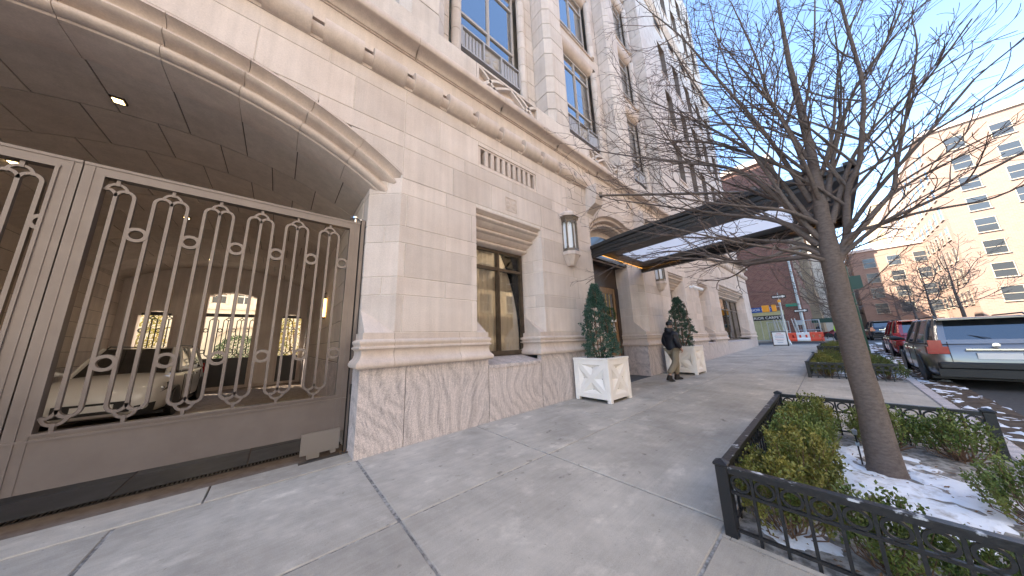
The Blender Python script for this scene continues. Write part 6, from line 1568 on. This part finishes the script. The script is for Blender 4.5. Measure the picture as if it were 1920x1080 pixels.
# ============================================================ BUILDINGS around
def facade_windows(root, face, a0, a1, z0, z1, na, nz, ww_, wh, pos, off=.02, m='window_far', frame='frame_tan', sillm=None):
    """grid of sunk windows on a wall: face 'x' (wall at x=pos facing -x, runs along y) or 'y' (wall at y=pos, facing -y / +y)"""
    proto = {}
    for i in range(na):
        for j in range(nz):
            a = a0+(a1-a0)*(i+.5)/na; z = z0+(z1-z0)*(j+.5)/nz; b = MB(); fb_ = MB(); s2 = MB()
            h2, w2 = wh/2, ww_/2
            if face == 'x':
                b.box(pos-.02, pos+.01, a-w2, a+w2, z-h2, z+h2)
                for q in ((a-w2-.08, a-w2, z-h2, z+h2), (a+w2, a+w2+.08, z-h2, z+h2), (a-w2-.08, a+w2+.08, z+h2, z+h2+.08), (a-w2, a+w2, z-.04, z+.04)): fb_.box(pos-.05, pos+.005, *q)
                s2.box(pos-.14, pos+.005, a-w2-.12, a+w2+.12, z-h2-.14, z-h2-.004)
            else:
                d = off
                b.box(a-w2, a+w2, pos-.01 if d > 0 else pos-.02, pos+.02 if d > 0 else pos+.01, z-h2, z+h2)
                y0, y1 = (pos-.005, pos+.05) if d > 0 else (pos-.05, pos+.005)
                for q in ((a-w2-.08, a-w2, z-h2, z+h2), (a+w2, a+w2+.08, z-h2, z+h2), (a-w2-.08, a+w2+.08, z+h2, z+h2+.08), (a-w2, a+w2, z-.04, z+.04)): fb_.box(q[0], q[1], y0, y1, q[2], q[3])
                y0, y1 = (pos-.005, pos+.14) if d > 0 else (pos-.14, pos+.005)
                s2.box(a-w2-.12, a+w2+.12, y0, y1, z-h2-.14, z-h2-.004)
            w_ = b.build('window', m, root); fb_.build('frame', frame, w_); s2.build('sill', sillm or frame, w_)
def brick_wall_mat(name, c1, c2, mortar, sc):
    m = bpy.data.materials.new(name); m.use_nodes = True; n = m.node_tree.nodes; l = m.node_tree.links; b = n['Principled BSDF']; b.inputs['Roughness'].default_value = .85
    geo = n.new('ShaderNodeNewGeometry'); sp = n.new('ShaderNodeSeparateXYZ'); l.new(geo.outputs['Position'], sp.inputs[0]); ad = n.new('ShaderNodeMath'); ad.operation = 'ADD'; l.new(sp.outputs[0], ad.inputs[0]); l.new(sp.outputs[1], ad.inputs[1])
    cx = n.new('ShaderNodeCombineXYZ'); l.new(ad.outputs[0], cx.inputs[0]); l.new(sp.outputs[2], cx.inputs[1])
    t = n.new('ShaderNodeTexBrick'); t.inputs['Scale'].default_value = sc; t.inputs['Color1'].default_value = (*c1, 1); t.inputs['Color2'].default_value = (*c2, 1); t.inputs['Mortar'].default_value = (*mortar, 1); t.inputs['Mortar Size'].default_value = .012; l.new(cx.outputs[0], t.inputs[0]); l.new(t.outputs[0], b.inputs['Base Color']); MATS[name] = m
brick_wall_mat('red_brick', (.23,.105,.078), (.16,.07,.055), (.30,.24,.20), 2.0)
brick_wall_mat('tan_brick', (.40,.29,.18), (.35,.255,.155), (.38,.31,.24), 1.2)
brick_wall_mat('rose_brick', (.31,.20,.15), (.27,.175,.13), (.31,.25,.20), 1.2)
bk = thing('brick_building', (50, 3, .576), 'red brown brick building with a carpet shop across the side street', 'building')
b = MB(); b.box(42.9, 60, -2.7, 20, 4.0, 22); b.box(42.9, 60, -2.7, -1.15, .5, 4.0); b.box(42.9, 60, 2.4, 20, .5, 4.0); b.box(44.5, 60, -1.15, 2.4, .5, 4.0); b.build('wall', 'red_brick', bk)
facade_windows(bk, 'x', 4, 19, 5.0, 21.5, 5, 5, 1.2, 1.7, 42.9)
facade_windows(bk, 'y', 43.5, 59.5, 4.6, 21.5, 6, 5, 1.2, 1.8, -2.7, off=-.02)
b = MB(); b.box(42.6, 60.2, -3.0, 20.2, 22, 22.6); b.build('cornice', 'limestone_trim', bk)
sh = MB(); sh.box(44.0, 44.2, -1.15, 2.4, .6, 4.0); sh.build('shop_wall', 'shop_glow', bk)
sh = MB(); sh.box(42.8, 42.86, -1.15, 2.4, 2.9, 3.45); o = sh.build('shop_sign', 'sign_black', bk); text_obj('ERIOR CARPETS', (42.78, .28, 3.17), FX, .42, 'sign_white', o, sx=.92)
sh = MB(); sh.box(42.7, 42.74, -.35, 2.6, 3.85, 4.45); o = sh.build('banner', 'sign_blue', bk); text_obj('ERIOR CAR', (42.68, .85, 4.15), FX, .40, 'sign_white', o)
for y0, y1 in ((-1.1, -.2), (-.1, .9), (1.0, 2.3)):
    sh = MB(); sh.box(42.98, 43.0, y0, y1, .7, 2.85); w_ = sh.build('shop_window', 'glass', bk); sh = MB(); sh.box(42.95, 43.02, y0-.06, y0-.003, .6, 2.9); sh.box(42.95, 43.02, y0, y1, .6, .69); sh.build('frame', 'steel', w_)
aw = thing('awning', (55, -4.0, 2.9), 'long dark green awning reaching over the far sidewalk', 'awning')
b = MB(); b.prism([(-5.6, 2.55), (-5.6, 2.85), (-4.6, 3.12), (-2.72, 3.15), (-2.72, 2.6)], 54, 55.6, 'x'); b.build('cover', 'green_paint', aw)
for x in (54.1, 55.5): b = MB(); b.tube([(x, -5.5, .57), (x, -5.5, 2.6)], .04, 8); b.build('pole', 'brass', aw)
def block(name, x0, x1, y0, y1, h, m, lab, xs_=None, ys_=None, cat='building', roofm='grey_wall'):
    t = thing(name, ((x0+x1)/2, (y0+y1)/2, .5), lab, cat); b = MB(); b.box(x0, x1, y0, y1, .2, h); b.build('wall', m, t)
    b = MB(); b.box(x0-.25, x1+.25, y0-.25, y1+.25, h, h+.6); b.build('cornice', 'limestone_trim', t)
    if xs_: facade_windows(t, 'x', y0+.8, y1-.8, 4, h-1, xs_[0], xs_[1], 1.5, 1.9, x0)
    if ys_: facade_windows(t, 'y', x0+.8, x1-.8, 4, h-1, ys_[0], ys_[1], 1.5, 1.9, ys_[2], off=ys_[3])
    return t
block('apartment_house', 62, 82, -3.6, 14, 19, 'tan_brick', 'sunlit tan apartment house behind the brick building', (5, 4), (5, 4, -3.6, -.02))
block('apartment_house', 84, 120, -5.4, 10, 26, 'cream_wall', 'pale apartment house farther down the left side of the street', (4, 6), None)
block('apartment_house', 92, 118, -26, -9.2, 17.5, 'rose_brick', 'rose brick apartment house at the end of the street', (5, 4), None)
block('apartment_tower', 132, 160, -60, -18.0, 38, 'tan_brick', 'tall sunlit tan tower at the right end of the street', (9, 8), None)
block('apartment_tower', 150, 175, -15, 4, 14, 'grey_wall', 'low grey block closing the view down the street', (5, 3), None)
# across the street, outside the frame: seen only in the window glass, and it reflects sunlight back
op = block('apartment_house', -30, 6, -34, -18.2, 26, 'pale_wall', 'pale house across the street, mirrored in the ground floor window', None, (9, 6, -18.2, .02))
op = block('apartment_house', 6.6, 34, -34, -18.2, 22, 'tan_brick', 'tan brick house across the street, mirrored in the upper windows', None, (7, 5, -18.2, .02))
op = block('apartment_house', 74, 126, -34, -18.2, 31, 'rose_brick', 'rose brick house on the far side, beyond the crossing', (4, 8), (15, 8, -18.2, .02))
# courtyard planting
t = thing('round_shrub', (-1.75, 18.6, 0), 'round clipped dark green shrub in the courtyard behind the passage', 'shrub'); b = MB(); r_ = random.Random(8)
for k in range(2600):
    d = rand_dir(r_); p = Vector((-1.75, 18.6, 1.45))+d*(.95+.1*noise.noise(d*3))*r_.uniform(.8, 1); p.z = max(p.z, .3); leaf_mesh(b, p, (d+rand_dir(r_)).normalized(), rand_dir(r_), .09, .06)
b.build('foliage', 'leaf_dark', t, kind='stuff'); b = MB(); b.tube([(-1.75,18.6,-.05),(-1.75,18.6,1.2)], .06, 8); b.build('stem', 'stem_wood', t)
for k, (x, y, lab) in enumerate(((.95, 17.6, 'yellow leaved shrub in the courtyard seen through the right rear opening'), (-5.6, 17.8, 'yellow green shrub in the courtyard seen through the left rear opening'))):
    t = thing('tall_shrub', (x, y, 0), lab, 'shrub', 'yellowing courtyard shrubs'); b = MB(); st = MB()
    for q in range(3200):
        d = rand_dir(r_); p = Vector((x+d.x*1.0, y+d.y*.8, 2.3+d.z*2.0))+rand_dir(r_)*.2; p.z = max(p.z, .2); leaf_mesh(b, p, rand_dir(r_), rand_dir(r_), .12, .07)
    b.build('foliage', 'yellow_leaf', t, kind='stuff')
    for q in range(6): a = q*1.05; st.tube([(x, y, -.05), (x+.3*math.cos(a), y+.3*math.sin(a), 1.5), (x+.7*math.cos(a), y+.6*math.sin(a), 3.4)], [.05, .035, .012], 6)
    st.build('stem', 'stem_wood', t)
